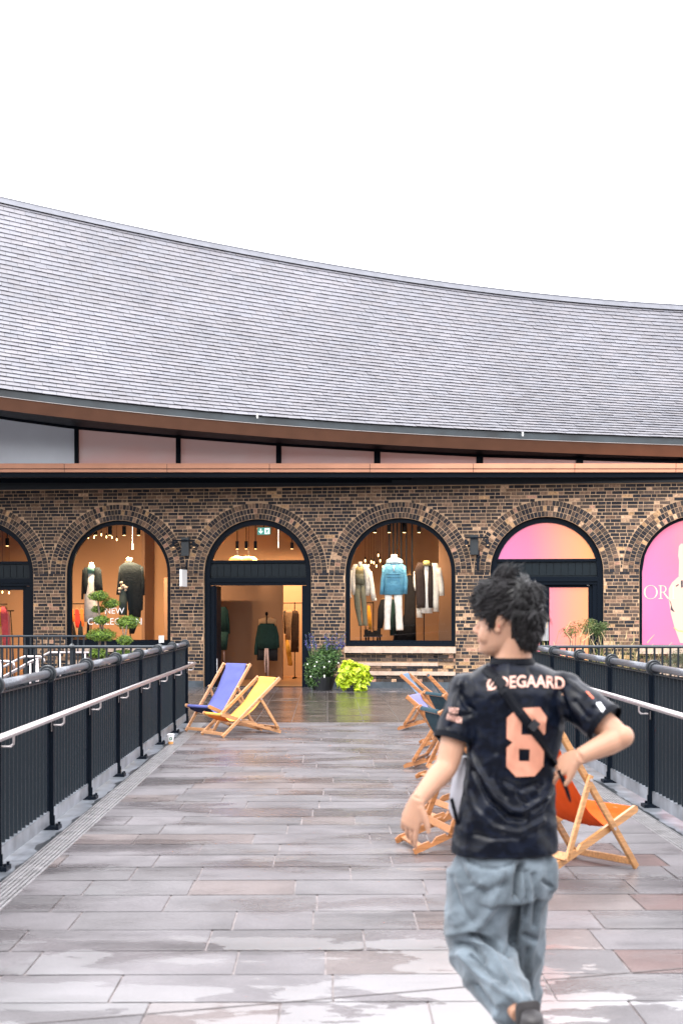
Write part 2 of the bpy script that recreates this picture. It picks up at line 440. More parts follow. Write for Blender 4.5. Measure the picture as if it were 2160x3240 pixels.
for i in range(I0, I1 + 1):                       # three rings of headers round each arch
    c = AC(i)
    for ring in range(3):
        r0 = RA + .006 + ring * .118; r1 = r0 + .106; n_ = int(math.pi * (r0 + .05) / .0765)
        ph = random.random() * .3
        for k in range(n_):
            a0 = math.pi * (k + .07) / n_; a1 = math.pi * (k + .93) / n_; q = random.uniform(-.003, .003)
            P = [(c + r * math.cos(a), ZS + r * math.sin(a) + q) for r, a in ((r0, a0), (r1, a0), (r1, a1), (r0, a1))]
            yf = -.003 + random.uniform(-.003, .002)
            n = m.verts([(u, yf, v) for u, v in P] + [(u, .012, v) for u, v in P]); col = bcol(P[0][0], P[0][1] + .4)
            for f in ((3, 2, 1, 0), (0, 1, 5, 4), (1, 2, 6, 5), (2, 3, 7, 6), (3, 0, 4, 7)): m.face([n + w for w in f], 1, col)
    zz = 0                                        # reveal bricks on the jambs
    if not is_door(i):                            # recessed brick panel under the window
        zz = .14
        r_ = 0
        while zz + .065 < ZW - .08:
            x = c - RA + .01; k = r_
            while x < c + RA - .03:
                L = min(.215 if k % 2 else .1025, c + RA - .01 - x)
                if L > .03 and not (.285 < zz + .03 < .375) and not (.49 < zz + .03 < .565): brick(x, x + L, zz, zz + .065, .032 if zz > .5 and x < c + RA - .38 else .004, .03)
                x += L + .0105; k += 1
            zz += .0752; r_ += 1
wall = m.build('wall', [mortar_m, brick_m], BLD, fn=wl, recalc=False)
# plinth, sills, ledges
for i in range(I0, I1 + 1):
    c = AC(i); m = MB(); m.box((c - PITCH/2, .0, .07), (PITCH - 2*RA, .05, .14)); m.build('plinth', plinth_m, BLD, fn=wl)
    if not is_door(i): m = MB(); m.box((c, .02, .07), (2*RA, .045, .139)); m.build('plinth', plinth_m, BLD, fn=wl)
for i in range(I0, I1 + 1):
    if is_door(i): continue
    c = AC(i); m = MB(); m.box((c, .04, ZW - .075), (2*RA + .02, .22, .13)); m.build('sill', stone, BLD, fn=wl)
    m = MB(); m.box((c, .012, .33), (2*RA - .01, .085, .085)); m.box((c - .19, .026, .527), (2*RA - .39, .07, .07)); m.build('ledge', stone, BLD, fn=wl)

# window and door frames
glass_m = bpy.data.materials.new('shop_glass'); glass_m.use_nodes = True
nt = glass_m.node_tree; nt.nodes.clear(); o_ = nt.nodes.new('ShaderNodeOutputMaterial'); mxs = nt.nodes.new('ShaderNodeMixShader')
fr = nt.nodes.new('ShaderNodeFresnel'); fr.inputs[0].default_value = 1.5; tr = nt.nodes.new('ShaderNodeBsdfTransparent'); tr.inputs[0].default_value = (.93, .95, .95, 1)
gl = nt.nodes.new('ShaderNodeBsdfGlossy'); gl.inputs['Roughness'].default_value = .0
nt.links.new(fr.outputs[0], mxs.inputs[0]); nt.links.new(tr.outputs[0], mxs.inputs[1]); nt.links.new(gl.outputs[0], mxs.inputs[2]); nt.links.new(mxs.outputs[0], o_.inputs[0])

def arc(c, r, n=32, z0=None):
    return [(c + r * math.cos(math.pi * k / n), ZS + r * math.sin(math.pi * k / n)) for k in range(n + 1)]
def arch_frame(mb, c, r0, r1, zb, y0, y1, bottom=True):
    """frame ring between radii r1 (outer) and r0 (inner), with jambs to zb"""
    out = [(c + r1, zb)] + arc(c, r1) + [(c - r1, zb)]; inn = [(c + r0, zb)] + arc(c, r0) + [(c - r0, zb)]
    for k in range(len(out) - 1):
        a, b, e, f = out[k], out[k+1], inn[k+1], inn[k]
        mb.poly([(a[0], y0, a[1]), (b[0], y0, b[1]), (e[0], y0, e[1]), (f[0], y0, f[1])])
        mb.poly([(f[0], y0, f[1]), (e[0], y0, e[1]), (e[0], y1, e[1]), (f[0], y1, f[1])])
        mb.poly([(a[0], y0, a[1]), (a[0], y1, a[1]), (b[0], y1, b[1]), (b[0], y0, b[1])])
def half_disc(c, r, zb, n=32):
    r_ = r; out = []
    for k in range(n + 1):
        a = math.pi * k / n; u, v = c + r_ * math.cos(a), ZS + r_ * math.sin(a)
        if v >= zb: out.append((u, v))
    h = math.sqrt(max(0, r_*r_ - (zb-ZS)**2)) if zb > ZS else r_
    return [(c + h, zb)] + out + [(c - h, zb)]

def grad_mat(name, stops, horiz=(1, .25)):
    m_ = bpy.data.materials.new(name); m_.use_nodes = True; nt = m_.node_tree; L = nt.links
    p = nt.nodes['Principled BSDF']; p.inputs['Roughness'].default_value = .35
    a = nt.nodes.new('ShaderNodeAttribute'); a.attribute_name = 'Col'
    s = nt.nodes.new('ShaderNodeSeparateColor'); L.new(a.outputs['Color'], s.inputs[0])
    r = nt.nodes.new('ShaderNodeValToRGB'); cr = r.color_ramp
    while len(cr.elements) < len(stops): cr.elements.new(.5)
    for e, (q, c) in zip(cr.elements, stops): e.position = q; e.color = (*c, 1)
    L.new(s.outputs[0], r.inputs[0]); L.new(r.outputs[0], p.inputs['Base Color']); return m_
PINK = grad_mat('gradient_vinyl', [(0, (.46, .21, .38)), (.2, (.55, .15, .31)), (.42, (.66, .15, .25)), (.7, (.72, .24, .15)), (1, (.72, .30, .08))])
def grad_panel(mb, outline, y, c, f):
    """flat printed panel cut into vertical strips; the printed colour value is f(u,v)"""
    xs = [p[0] for p in outline]; zs = [p[1] for p in outline]; x0, x1 = min(xs), max(xs); z0 = min(zs); N = 40; M = 12
    def top(x):
        best = z0
        for k in range(len(outline)):
            a, b = outline[k], outline[(k+1) % len(outline)]
            if abs(a[0]-b[0]) < 1e-9: continue
            if min(a[0], b[0]) - 1e-6 <= x <= max(a[0], b[0]) + 1e-6:
                zz = a[1] + (b[1]-a[1]) * (x-a[0]) / (b[0]-a[0]); best = max(best, zz)
        return best
    for k in range(N):
        xa, xb = x0 + (x1-x0)*k/N, x0 + (x1-x0)*(k+1)/N; ta, tb = top(xa), top(xb)
        for q in range(M):
            za, zb_, zc, zd = z0+(ta-z0)*q/M, z0+(tb-z0)*q/M, z0+(tb-z0)*(q+1)/M, z0+(ta-z0)*(q+1)/M
            g = max(0, min(1, f((xa+xb)/2, (za+zc)/2)))
            mb.poly([(xa, y, za), (xb, y, zb_), (xb, y, zc), (xa, y, zd)], 0, (g, g, g + 1e-4))
def text_mesh(txt, size, align='LEFT', ext=0.0, bold=0.0):
    cu = bpy.data.curves.new('t', 'FONT'); cu.body = txt; cu.size = size; cu.align_x = align; cu.extrude = ext; cu.resolution_u = 3; cu.offset = bold
    ob = bpy.data.objects.new('t', cu); COL.objects.link(ob); bpy.context.view_layer.update()
    me = bpy.data.meshes.new_from_object(ob); bpy.data.objects.remove(ob); bpy.data.curves.remove(cu)
    return me
def text_on(mb, txt, size, fn, width=None, align='LEFT', m_=0, height=None):
    me = text_mesh(txt, size, align); vs = np.array([v.co[:] for v in me.vertices])
    x0, x1 = vs[:, 0].min(), vs[:, 0].max(); z0, z1 = vs[:, 1].min(), vs[:, 1].max()
    kx = width / (x1-x0) if width else 1; kz = height / (z1-z0) if height else 1
    n = mb.verts([fn((v[0]-x0)*kx, (v[1]-z0)*kz) for v in vs])
    for p in me.polygons: mb.face([n + k for k in p.vertices], m_)
    bpy.data.meshes.remove(me)

YF = .10                                          # frame face behind the brick face
for i in range(I0, I1 + 1):
    c = AC(i)
    if not is_door(i):
        m = MB(); arch_frame(m, c, RA - .095, RA, ZW, YF, YF + .1); m.box((c, YF + .05, ZW + .045), (2*RA - .19, .1, .09))
        m.box((c, YF + .062, ZW + .11), (2*RA - .19, .05, .04))
        fr_ = m.build('window', dark_frame, BLD, fn=wl)
        g = MB()
        if i < 5:
            pts = half_disc(c, RA - .09, ZW + .10); pts = [(c + RA - .09, ZW + .10)] + arc(c, RA - .09) + [(c - RA + .09, ZW + .10)]
            g.poly([(u, YF + .06, v) for u, v in pts]); pane = g.build('pane', glass_m, fr_, fn=wl)
        else:
            pts = [(c + RA - .07, ZW + .05)] + arc(c, RA - .07) + [(c - RA + .07, ZW + .05)]
            f = lambda u, v: .16 + .36 * ((u - c) / RA + 1) / 2 * 1.3 + (.28 if v > 2.2 else .28 * (v - ZW) / 1.3) * ((u-c)/RA + 1) / 2 + .06*math.sin(v*2.4)
            grad_panel(g, pts, YF - .004, c, f); pane = g.build('poster', PINK, fr_, fn=wl, recalc=False)
            if i == 5:
                # thin serif letters O R I
                g = MB(); cream = mat('poster_letter', (.85, .66, .42), .5)
                y_ = YF - .010
                def wp(px, py): v = ws(px, py, y_); return (v.x, v.z)
                k1 = 2.613
                def seg_poly(pts): g.prism(pts, lambda u, v, dd: Vector((u, dd, v)), y_, y_ + .004)
                def Q(x, y): return wp(1560 + x/k1, 1560 + y/k1)
                N = 28
                for k in range(N):
                    a0, a1 = 2*math.pi*k/N, 2*math.pi*(k+1)/N
                    def e(a, t): 
                        rx, rz = (57, 57) if t else (57 - 3 - 9*abs(math.cos(a))**1.5, 54)
                        return Q(1301 + rx*math.cos(a), 820 + rz*math.sin(a))
                    seg_poly([e(a0, 1), e(a1, 1), e(a1, 0), e(a0, 0)])
                def rc(x0, y0, x1, y1): seg_poly([Q(x0, y0), Q(x1, y0), Q(x1, y1), Q(x0, y1)])
                rc(1378, 768, 1388, 872); rc(1366, 765, 1405, 769); rc(1366, 871, 1400, 875)
                for k in range(10):
                    a0, a1 = -math.pi/2 + math.pi*k/10, -math.pi/2 + math.pi*(k+1)/10
                    seg_poly([Q(1405+26*math.cos(a0), 794+28*math.sin(a0)), Q(1405+26*math.cos(a1), 794+28*math.sin(a1)), Q(1405+17*math.cos(a1), 794+24*math.sin(a1)), Q(1405+17*math.cos(a0), 794+24*math.sin(a0))])
                rc(1388, 818, 1406, 822); seg_poly([Q(1402, 822), Q(1412, 820), Q(1452, 873), Q(1438, 873)])
                rc(1482, 768, 1493, 872); rc(1470, 765, 1505, 769); rc(1470, 871, 1505, 875)
                g.build('letters', cream, pane, fn=wl)
                g = MB(); sk = mat('poster_skin', (.70, .42, .33), .5); y2 = YF - .007
                def hp(pts, m_=0): g.prism([Q(*p) for p in pts], lambda u, v, dd: Vector((u, dd, v)), y2 - .001*m_, y2 + .002, m_)
                hp([(1532, 690), (1536, 560), (1528, 520), (1534, 440), (1552, 418), (1600, 420), (1600, 690)])
                hp([(1450, 790), (1478, 740), (1530, 692), (1660, 680), (1700, 1240), (1545, 1240), (1500, 1120), (1468, 1000), (1450, 880)])
                hp([(1453, 880), (1466, 900), (1480, 950), (1500, 985), (1486, 980), (1464, 965), (1470, 930)], 1)
                hp([(1550, 725), (1566, 720), (1568, 780), (1552, 784)], 1); hp([(1506, 768), (1530, 752), (1534, 760), (1512, 776)], 1)
                hp([(1492, 1110), (1530, 1136), (1580, 1140), (1580, 1150), (1528, 1146), (1490, 1118)], 2)
                g.build('printed_hand', [sk, mat('poster_ink', (.03, .03, .04), .5), mat('poster_gold', (.75, .45, .15), .4)], pane, fn=wl)
    else:
        ztr0, ztr1 = 2.40, 2.76     # transom panel
        zhead = 2.30
        m = MB(); arch_frame(m, c, RA - .125, RA, 0.0, YF, YF + .12)
        m.box((c, YF + .05, 2.795), (2*RA - .26, .1, .06)); m.box((c, YF + .05, 2.385), (2*RA - .25, .1, .10)); m.box((c, YF + .075, 2.30), (2*RA - .25, .1, .068))
        m.box((c - RA + .175, YF + .09, 1.13), (.10, .1, 2.26)); m.box((c + RA - .175, YF + .09, 1.13), (.10, .1, 2.26))
        df = m.build('door_frame', dark_frame, BLD, fn=wl)
        m = MB(); wv = (2*RA - .26); nb = 14
        m.box((c, YF + .07, 2.60), (wv, .03, .33))
        for k in range(nb): m.box((c - wv/2 + wv*(k+.5)/nb, YF + .048, 2.60), (wv/nb - .016, .016, .27))
        m.build('transom_panel', mat('transom', (.004, .009, .013), .5, 0, .2), df, fn=wl)
        lun = half_disc(c, RA - .12, 2.825)
        g = MB()
        if i < 4:
            g.poly([(u, YF + .06, v) for u, v in lun]); g.build('pane', glass_m, df, fn=wl)
            if i == 2:
                m = MB(); x0, x1 = ws(668, HY, .3).x, ws(701, HY, .3).x
                m.box(((x0+x1)/2, .42, 1.13), (.06, x1-x0+.25, 2.24)); dr = m.build('door', dark_frame, BLD, fn=wl)
                m = MB(); xx = ws(680, HY, .25).x; m.box((xx, .20, .42), (.13, .01, .42)); m.build('kick_plate', white_paint, dr, fn=wl)
                m = MB(); m.tube([(xx - .05, .22, 1.0), (xx - .05, .2, 1.1)], .008); m.build('handle', steel, dr, fn=wl)
            else:
                for sg in (-1, 1):
                    m = MB(); w_ = RA - .23
                    for (bx, bz, bw, bh) in ((sg*w_/2, .10, w_, .2), (sg*w_/2, 2.22, w_, .09), (sg*.045, 1.2, .08, 2.1), (sg*(w_-.04), 1.2, .08, 2.1)):
                        m.box((c+bx, YF+.1, bz), (bw - .004, .05, bh))
                    dr = m.build('door', dark_frame, BLD, fn=wl)
                    g = MB(); g.poly([(c+sg*.09, YF+.1, .2), (c+sg*(w_-.08), YF+.1, .2), (c+sg*(w_-.08), YF+.1, 2.17), (c+sg*.09, YF+.1, 2.17)]); g.build('pane', glass_m, dr, fn=wl)
        else:
            f = lambda u, v: .1 + .9 * ((u - c) / RA + 1) / 2 - .1*(2.9-v)*0 + (v - 2.8) * .05
            lun = half_disc(c, RA - .105, 2.825); grad_panel(g, lun, YF + .02, c, f); g.build('poster', PINK, df, fn=wl, recalc=False)
            for sg in (-1, 1):
                m = MB(); w_ = RA - .23
                m.box((c+sg*(w_/2+.003), YF+.11, 1.13), (w_ - .004, .04, 2.23)); dr = m.build('door', dark_frame, BLD, fn=wl)
                g = MB()
                if sg == 1: u0, u1 = ws(1738, HY, .1).x - S3 - PITCH + c, ws(1861, HY, .1).x - S3 - PITCH + c
                else: u0, u1 = c - w_ + .1, c - .14
                z0, z1 = .16, ws(1800, 1859, .1).z
                pg = [(u1, z0), (u1, z1), (u0, z1), (u0, z0)]
                f2 = (lambda u, v: .50 + .34 * (u - u0) / (u1-u0)) if sg == 1 else (lambda u, v: .30 + .14*(u-u0)/(u1-u0))
                grad_panel(g, pg, YF + .084, c, f2); pn = g.build('poster', PINK, dr, fn=wl, recalc=False)
                if sg == 1 and i == 4:
                    g = MB(); y_ = YF + .082
                    v = ws(1855, 1854, y_)
                    text_on(g, '96', .06, lambda a, b: Vector((v.x + a, y_, v.z + b)), width=.055, height=.04)
                    g.build('lettering', white_vinyl, dr, fn=wl)
            if i == 4:
                m = MB(); a = ws(1708, 1967, .1); b = ws(1735, 2028, .1); m.box(((a.x+b.x)/2, YF+.07, (a.z+b.z)/2), (b.x-a.x, .03, a.z-b.z)); m.build('notice', mat('grey_notice', (.28, .28, .30), .5), df, fn=wl)
# shop interior shell: floor, ceiling, back wall and partitions
warm_wall = mat('warm_wall', (.40, .22, .11), .75, nscale=140, namt=.12)
warm_wall2 = mat('warm_panel', (.20, .105, .055), .75, nscale=140, namt=.12)
ceil_m = mat('shop_ceiling', (.28, .165, .12), .7, nscale=2, namt=.15); wood_floor = mat('shop_floor', (.38, .19, .08), .3, nscale=5, namt=.2, stretch=(1, 12, 1))
m = MB(); s0, s1 = AC(-1) - 1.6, AC(3) + 1.7; DB = 5.2; ZC = 4.1
m.poly([(s0, .3, .012), (s1, .3, .012), (s1, DB, .012), (s0, DB, .012)], 2)
m.poly([(s0, .3, ZC), (s1, .3, ZC), (s1, DB, ZC), (s0, DB, ZC)], 1)
m.poly([(s0, DB, 0), (s1, DB, 0), (s1, DB, ZC), (s0, DB, ZC)], 0)
m.poly([(s0, .3, 0), (s0, DB, 0), (s0, DB, ZC), (s0, .3, ZC)], 0); m.poly([(s1, .3, 0), (s1, DB, 0), (s1, DB, ZC), (s1, .3, ZC)], 0)
pr_ = ws(895, HY, 3.3).x; pl_ = AC(2) - 1.7; m.box(((pr_+pl_)/2, 3.3, 1.35), (pr_-pl_, .1, 2.7), m=3)         # panel facing the open door
m.box((AC(3) + 1.22, 1.6, 1.9), (.9, .06, 3.8), m=3)           # pale screen at the right of the window
m.box((AC(1) + 1.05, 2.2, 1.25), (1.1, .06, 2.5), m=3); m.box((AC(1) - .55, 4.6, 1.9), (.08, .9, 3.8), m=3)
for i in (1, 3):
    m.box((AC(i), .85, ZW - .04), (2.6, 1.1, .07), m=2)        # window platform
m.build('shop_interior', [warm_wall, ceil_m, wood_floor, warm_wall2], BLD, fn=wl)
# dark void behind the closed bays
m = MB(); m.poly([(AC(4)-1.5, .32, 0), (AC(7)+1.5, .32, 0), (AC(7)+1.5, .32, 4.3), (AC(4)-1.5, .32, 4.3)]); m.build('backing', dark_frame, BLD, fn=wl)
m = MB(); c = AC(-2); m.poly([(c-1.5, .32, 0), (c+1.5, .32, 0), (c+1.5, .32, 4.3), (c-1.5, .32, 4.3)]); m.build('backing', dark_frame, BLD, fn=wl)

# canopy: soffit beam, copper edge
pxs = [203, 528, 852, 1169.5, 1497, 1818, 2138]; CD = 28.0
zc1, zc0, zm1, zm0 = H + (HY-1466)/F*CD, H + (HY-1482)/F*CD, H + (HY-1484.5)/F*CD, H + (HY-1493.5)/F*CD
def cn(px, d): v = at(px, HY, d); return v.x, v.y
j0 = [203 - 324.5*k for k in range(4, 0, -1)] + pxs + [2138 + 321*k for k in range(1, 5)]
A_ = at(-1095, HY, CD); B_ = at(3420, HY, CD); CT = (B_ - A_).normalized(); CNn = Vector((-CT.y, CT.x, 0))
for k in range(len(j0) - 1):
    a, b = at(j0[k], HY, CD), at(j0[k+1], HY, CD); a = a + CT * .006; b = b - CT * .006
    m = MB()
    def blk(z0, z1, y0, y1, mi=0):
        P = [(a + CNn*y0), (b + CNn*y0), (b + CNn*y1), (a + CNn*y1)]
        n = m.verts([(p.x, p.y, z0) for p in P] + [(p.x, p.y, z1) for p in P])
        for q in ((0, 1, 5, 4), (1, 2, 6, 5), (2, 3, 7, 6), (3, 0, 4, 7), (4, 5, 6, 7), (0, 3, 2, 1)): m.face([n+w for w in q], mi)
    blk(zc0, zc1, 0, .35); blk(zm0, zm1, .012, .3)
    m.build('canopy_panel', copper, BLD)
m = MB(); 
def cbox(z0, z1, y0, y1, mi=0):
    a, b = A_, B_; P = [(a + CNn*y0), (b + CNn*y0), (b + CNn*y1), (a + CNn*y1)]
    n = m.verts([(p.x, p.y, z0) for p in P] + [(p.x, p.y, z1) for p in P])
    for q in ((0, 1, 5, 4), (1, 2, 6, 5), (2, 3, 7, 6), (3, 0, 4, 7), (4, 5, 6, 7), (0, 3, 2, 1)): m.face([n+w for w in q], mi)
cbox(zm0 + .004, zc1 - .006, .02, 7.0); cbox(zm0 - .10, zm0 + .002, .08, .28)
m.build('canopy_slab', dark_frame, BLD)
m = MB(); m.box(((SL+SR)/2, .12, WTOP + .06), (SR-SL, .34, .12)); m.box(((SL+SR)/2, .1, WTOP + .16), (SR-SL, .2, .09)); m.build('lintel_beam', mat('beam', (.006, .013, .02), .4), BLD, fn=wl)

# ------------------------------------------------------------------ roof
def prof(tab):
    P = [at(px, py, d) for px, py, d in tab]; xs = np.array([p.x for p in P]); co = [np.polyfit(xs, np.array([p[k] for p in P]), 3 if len(tab) > 5 else 2) for k in (1, 2)]
    def f(x): 
        xc = min(max(x, xs[0] - .2), xs[-1] + .2)
        y, z = np.polyval(co[0], xc), np.polyval(co[1], xc)
        if x != xc:
            dy, dz = np.polyval(np.polyder(co[0]), xc), np.polyval(np.polyder(co[1]), xc); y += dy*(x-xc); z += dz*(x-xc)
        return Vector((x, y, z))
    return f
EAVE = prof([(0, 1229, 25.6), (350, 1275, 26.25), (700, 1304, 26.75), (1080, 1337, 27.3), (1620, 1366, 27.85), (2160, 1386, 28.3)])
RIDGE = prof([(0, 621, 32.6), (350, 695, 32.65), (700, 772, 32.7), (1080, 842, 32.8), (1460, 897, 32.9), (1800, 934, 32.95), (2160, 964, 33.0)])
X0, X1 = -14.0, 13.5; SHIFT = -1.9
def roofpt(x, v):
    e = EAVE(x); r = RIDGE(x + SHIFT); r.z -= .13; p = e.lerp(r, v); sag = .42 * math.sin(math.pi * v)      # slack, concave sweep
    return Vector((p.x, p.y + sag * .25, p.z - sag * .75))
random.seed(21)
m = MB(); NC = 44; NW = int((X1 - X0) / .262)
under = []
for c in range(NC):
    off = .5 * (c % 2) + random.uniform(-.05, .05)
    for k in range(NW):
        xa = X0 + (X1-X0) * (k + off) / NW; xb = X0 + (X1-X0) * (k + 1 + off) / NW
        v0 = c / NC + random.uniform(-.0010, .0006); v1 = (c + 1.12) / NC
        if random.random() < .015: v0 -= .003
        A, B, C_, D = roofpt(xa, v0), roofpt(xb, v0), roofpt(xb, min(v1, 1)), roofpt(xa, min(v1, 1))
        nrm = (B - A).cross(D - A).normalized()
        g = (B - A) * .010; t0 = .019 + random.uniform(0, .006); t1 = .002; tw = random.uniform(-.004, .004)
        A = A + g; B = B - g; C_ = C_ - g; D = D + g
        top = [A + nrm*(t0+tw), B + nrm*(t0-tw), C_ + nrm*t1, D + nrm*t1]; low = [A + nrm*(t0-.011), B + nrm*(t0-.011)]
        n = m.verts(top + low); w = random.uniform(.90, 1.08); h = random.uniform(-.01, .012)
        col = ((.136 + h*.3)*w, .135*w, (.152 - h*.3)*w)
        m.face((n, n+1, n+2, n+3), 0, col); m.face((n+4, n+5, n+1, n), 1, (.02, .022, .03))
        m.face((n+5, n+2, n+1), 1, (.02, .022, .03)); m.face((n+4, n, n+3), 1, (.02, .022, .03))
for k in range(60):
    for c in range(20):
        xa, xb = X0 + (X1-X0)*k/60, X0 + (X1-X0)*(k+1)/60; v0, v1 = c/20, (c+1)/20
        m.poly([roofpt(xa, v0), roofpt(xb, v0), roofpt(xb, v1), roofpt(xa, v1)], 1, (.02, .022, .03))
        
roof = m.build('roof', [slate_m, mat('slate_edge', (.012, .014, .02), .7)], BLD, recalc=False)
def strip(mb, f0, f1, n=70, mi=0, xa=X0, xb=X1):
    for k in range(n):
        x, y = xa + (xb-xa)*k/n, xa + (xb-xa)*(k+1)/n; mb.poly([f0(x), f0(y), f1(y), f1(x)], mi)
def rel(v, dy, dz): return lambda x: roofpt(x, v) + Vector((0, dy, dz))
m = MB(); strip(m, rel(.985, -.03, .045), rel(1.0, .02, .10)); m.build('ridge_flashing', lead_m, roof)
m = MB(); strip(m, rel(1, .02, .10), rel(1, .03, .14)); strip(m, rel(1, .03, .14), rel(1, .25, .14)); m.build('ridge_cap', mat('ridge_dark', (.05, .055, .07), .5), roof)
m = MB(); strip(m, rel(0, .03, .005), rel(0, .03, -.14)); strip(m, rel(0, .03, -.14), rel(0, .16, -.14)); strip(m, rel(0, .03, .005), rel(0, .3, .015))
m.build('gutter', mat('gutter', (.022, .032, .038), .45, nscale=1.3, namt=.6), BLD)
m = MB(); strip(m, rel(0, .022, -.14), rel(0, .022, -.149)); m.build('drip_edge', mat('drip', (.34, .31, .30), .4, .2), BLD)
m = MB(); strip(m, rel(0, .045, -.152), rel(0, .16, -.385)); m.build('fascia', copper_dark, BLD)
GD = 28.75
def head(px):
    y = np.interp(px, [-700, 0, 236, 552, 875, 1200, 1505, 1825, 2160, 2500], [1200, 1326, 1358, 1386, 1411, 1430, 1446, 1456, 1466, 1470]); return y
def soff(x):
    p = roofpt(x, 0); px = 1035 + F * x / GD; return Vector((x, GD - .03, H + (HY - head(px) + 8) / F * (GD - .03)))
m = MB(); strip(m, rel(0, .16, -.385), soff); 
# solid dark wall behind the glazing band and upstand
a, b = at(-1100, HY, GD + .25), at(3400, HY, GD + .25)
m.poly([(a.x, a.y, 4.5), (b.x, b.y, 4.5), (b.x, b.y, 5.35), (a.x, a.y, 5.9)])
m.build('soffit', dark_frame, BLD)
# clerestory: sloping-headed panes between dark posts
m = MB()
posts = [(-735, -721), (-410, -397), (-87, -74), (235, 248), (556, 571), (873, 890), (1183, 1203), (1507, 1528), (1822.5, 1844.5), (2150, 2172), (2480, 2502)]
def gl(px, py, d): return at(px, py, d)
m = MB()
xs_ = np.linspace(-735, 2502, 60)
for k in range(59):
    a, b = xs_[k], xs_[k+1]
    m.poly([gl(a, head(a), GD), gl(b, head(b), GD), gl(b, 1245 + b*.06, GD), gl(a, 1245 + a*.06, GD)])
m.build('glazing_head', dark_frame, BLD)
frost = [mat('frosted_sky_reflect', (.66, .72, .80), .2, 0, .5, nscale=1, namt=.06), None]  # pale blue base stands in for the sky mirrored in the left panes
fp = bpy.data.materials.new('frosted_pink_glow'); fp.use_nodes = True; nt = fp.node_tree; p = nt.nodes['Principled BSDF']; p.inputs['Roughness'].default_value = .22
p.inputs['Emission Color'].default_value = (1, .45, .36, 1); p.inputs['Emission Strength'].default_value = .035  # faint pink emission stands for light from inside
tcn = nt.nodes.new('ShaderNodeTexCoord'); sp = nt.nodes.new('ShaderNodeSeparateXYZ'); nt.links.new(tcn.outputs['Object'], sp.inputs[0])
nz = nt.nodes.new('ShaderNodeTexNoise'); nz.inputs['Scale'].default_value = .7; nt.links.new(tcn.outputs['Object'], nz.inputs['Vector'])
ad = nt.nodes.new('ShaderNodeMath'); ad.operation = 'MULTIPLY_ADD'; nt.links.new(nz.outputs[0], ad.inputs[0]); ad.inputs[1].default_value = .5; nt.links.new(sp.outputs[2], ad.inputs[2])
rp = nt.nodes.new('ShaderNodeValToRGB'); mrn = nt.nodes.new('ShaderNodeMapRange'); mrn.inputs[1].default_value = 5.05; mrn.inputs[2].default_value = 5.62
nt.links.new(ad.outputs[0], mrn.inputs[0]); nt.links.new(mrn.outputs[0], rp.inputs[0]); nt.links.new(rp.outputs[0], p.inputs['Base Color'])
rp.color_ramp.elements[0].color = (.46, .25, .235, 1); rp.color_ramp.elements[0].position = .15; rp.color_ramp.elements[1].color = (.36, .40, .44, 1); rp.color_ramp.elements[1].position = .75  # pink-to-grey ramp puts inside glow and reflections into the pane colour
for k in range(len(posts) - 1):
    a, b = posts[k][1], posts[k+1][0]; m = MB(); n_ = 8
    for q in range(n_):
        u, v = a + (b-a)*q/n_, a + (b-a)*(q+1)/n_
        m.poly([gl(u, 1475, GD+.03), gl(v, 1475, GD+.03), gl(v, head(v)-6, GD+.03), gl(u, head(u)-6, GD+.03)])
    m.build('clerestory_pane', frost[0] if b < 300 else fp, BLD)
for a, b in posts:
    m = MB(); P0, P1 = gl(a, 1478, GD-.04), gl(b, 1478, GD-.04); T0, T1 = gl(a, head(a)-3, GD-.04), gl(b, head(b)-3, GD-.04); D_ = Vector((0, .12, 0))
    n = m.verts([P0, P1, T1, T0] + [q + D_ for q in (P0, P1, T1, T0)])
    for q in ((0, 1, 2, 3), (1, 5, 6, 2), (3, 7, 4, 0), (2, 6, 7, 3)): m.face([n+w for w in q])
    m.build('mullion', dark_frame, BLD)
# little pale clips under the gutter
for px, py in ((814, 1316), (1653, 1373)):
    m = MB(); c_ = at(px, py, 26.8 if px < 1000 else 27.8); m.box(c_, (.035, .03, .09)); m.build('gutter_clip', white_paint, BLD)
# back slope, ends of the roof, gallery's lower storey
m = MB(); strip(m, lambda x: RIDGE(x + SHIFT) + Vector((0, .1, -.02)), lambda x: Vector((x, 40, 4.5)), 30)
m.build('back_slope', mat('slate_plain', (.17, .17, .19), .5), BLD)
m = MB(); m.box(((SL+SR)/2, .45, -3.3), (SR-SL, .6, 5.3)); m.build('lower_storey', mat('lower_brick', (.10, .07, .055), .85, nscale=12, namt=.5), BLD, fn=wl)

# the dark brick building that faces the arcade, behind the photographer
OB = thing('opposite_building', 'tall dark brick building facing the arcade from behind the camera', 'building', (0, -13.8, 0))
m = MB(); m.box((0, -17.8, .8), (80, 8, 13.6)); m.build('wall', mat('opposite_brick', (.12, .075, .06), .85, nscale=3, namt=.4, bscale=25, bump=.01), OB)
m = MB(); m.prism([(-13.4, 7.62), (-22.2, 7.62), (-17.8, 9.6)], lambda u, v, d: Vector((d, u, v)), -40.5, 40.5); m.build('roof', MATS['slate_plain'], OB)
for k in range(-9, 10):
    for z_ in (2.2, 5.7):
        if z_ < 3 and abs(k*4.0) < .1: continue
        m = MB(); m.box((k*4.0, -13.79, z_), (1.8, .06, 2.6)); w_ = m.build('window', dark_frame, OB); m = MB(); m.box((k*4.0, -13.75, z_), (1.6, .03, 2.4)); m.build('pane', mat('dark_pane', (.02, .025, .03), .1), w_)
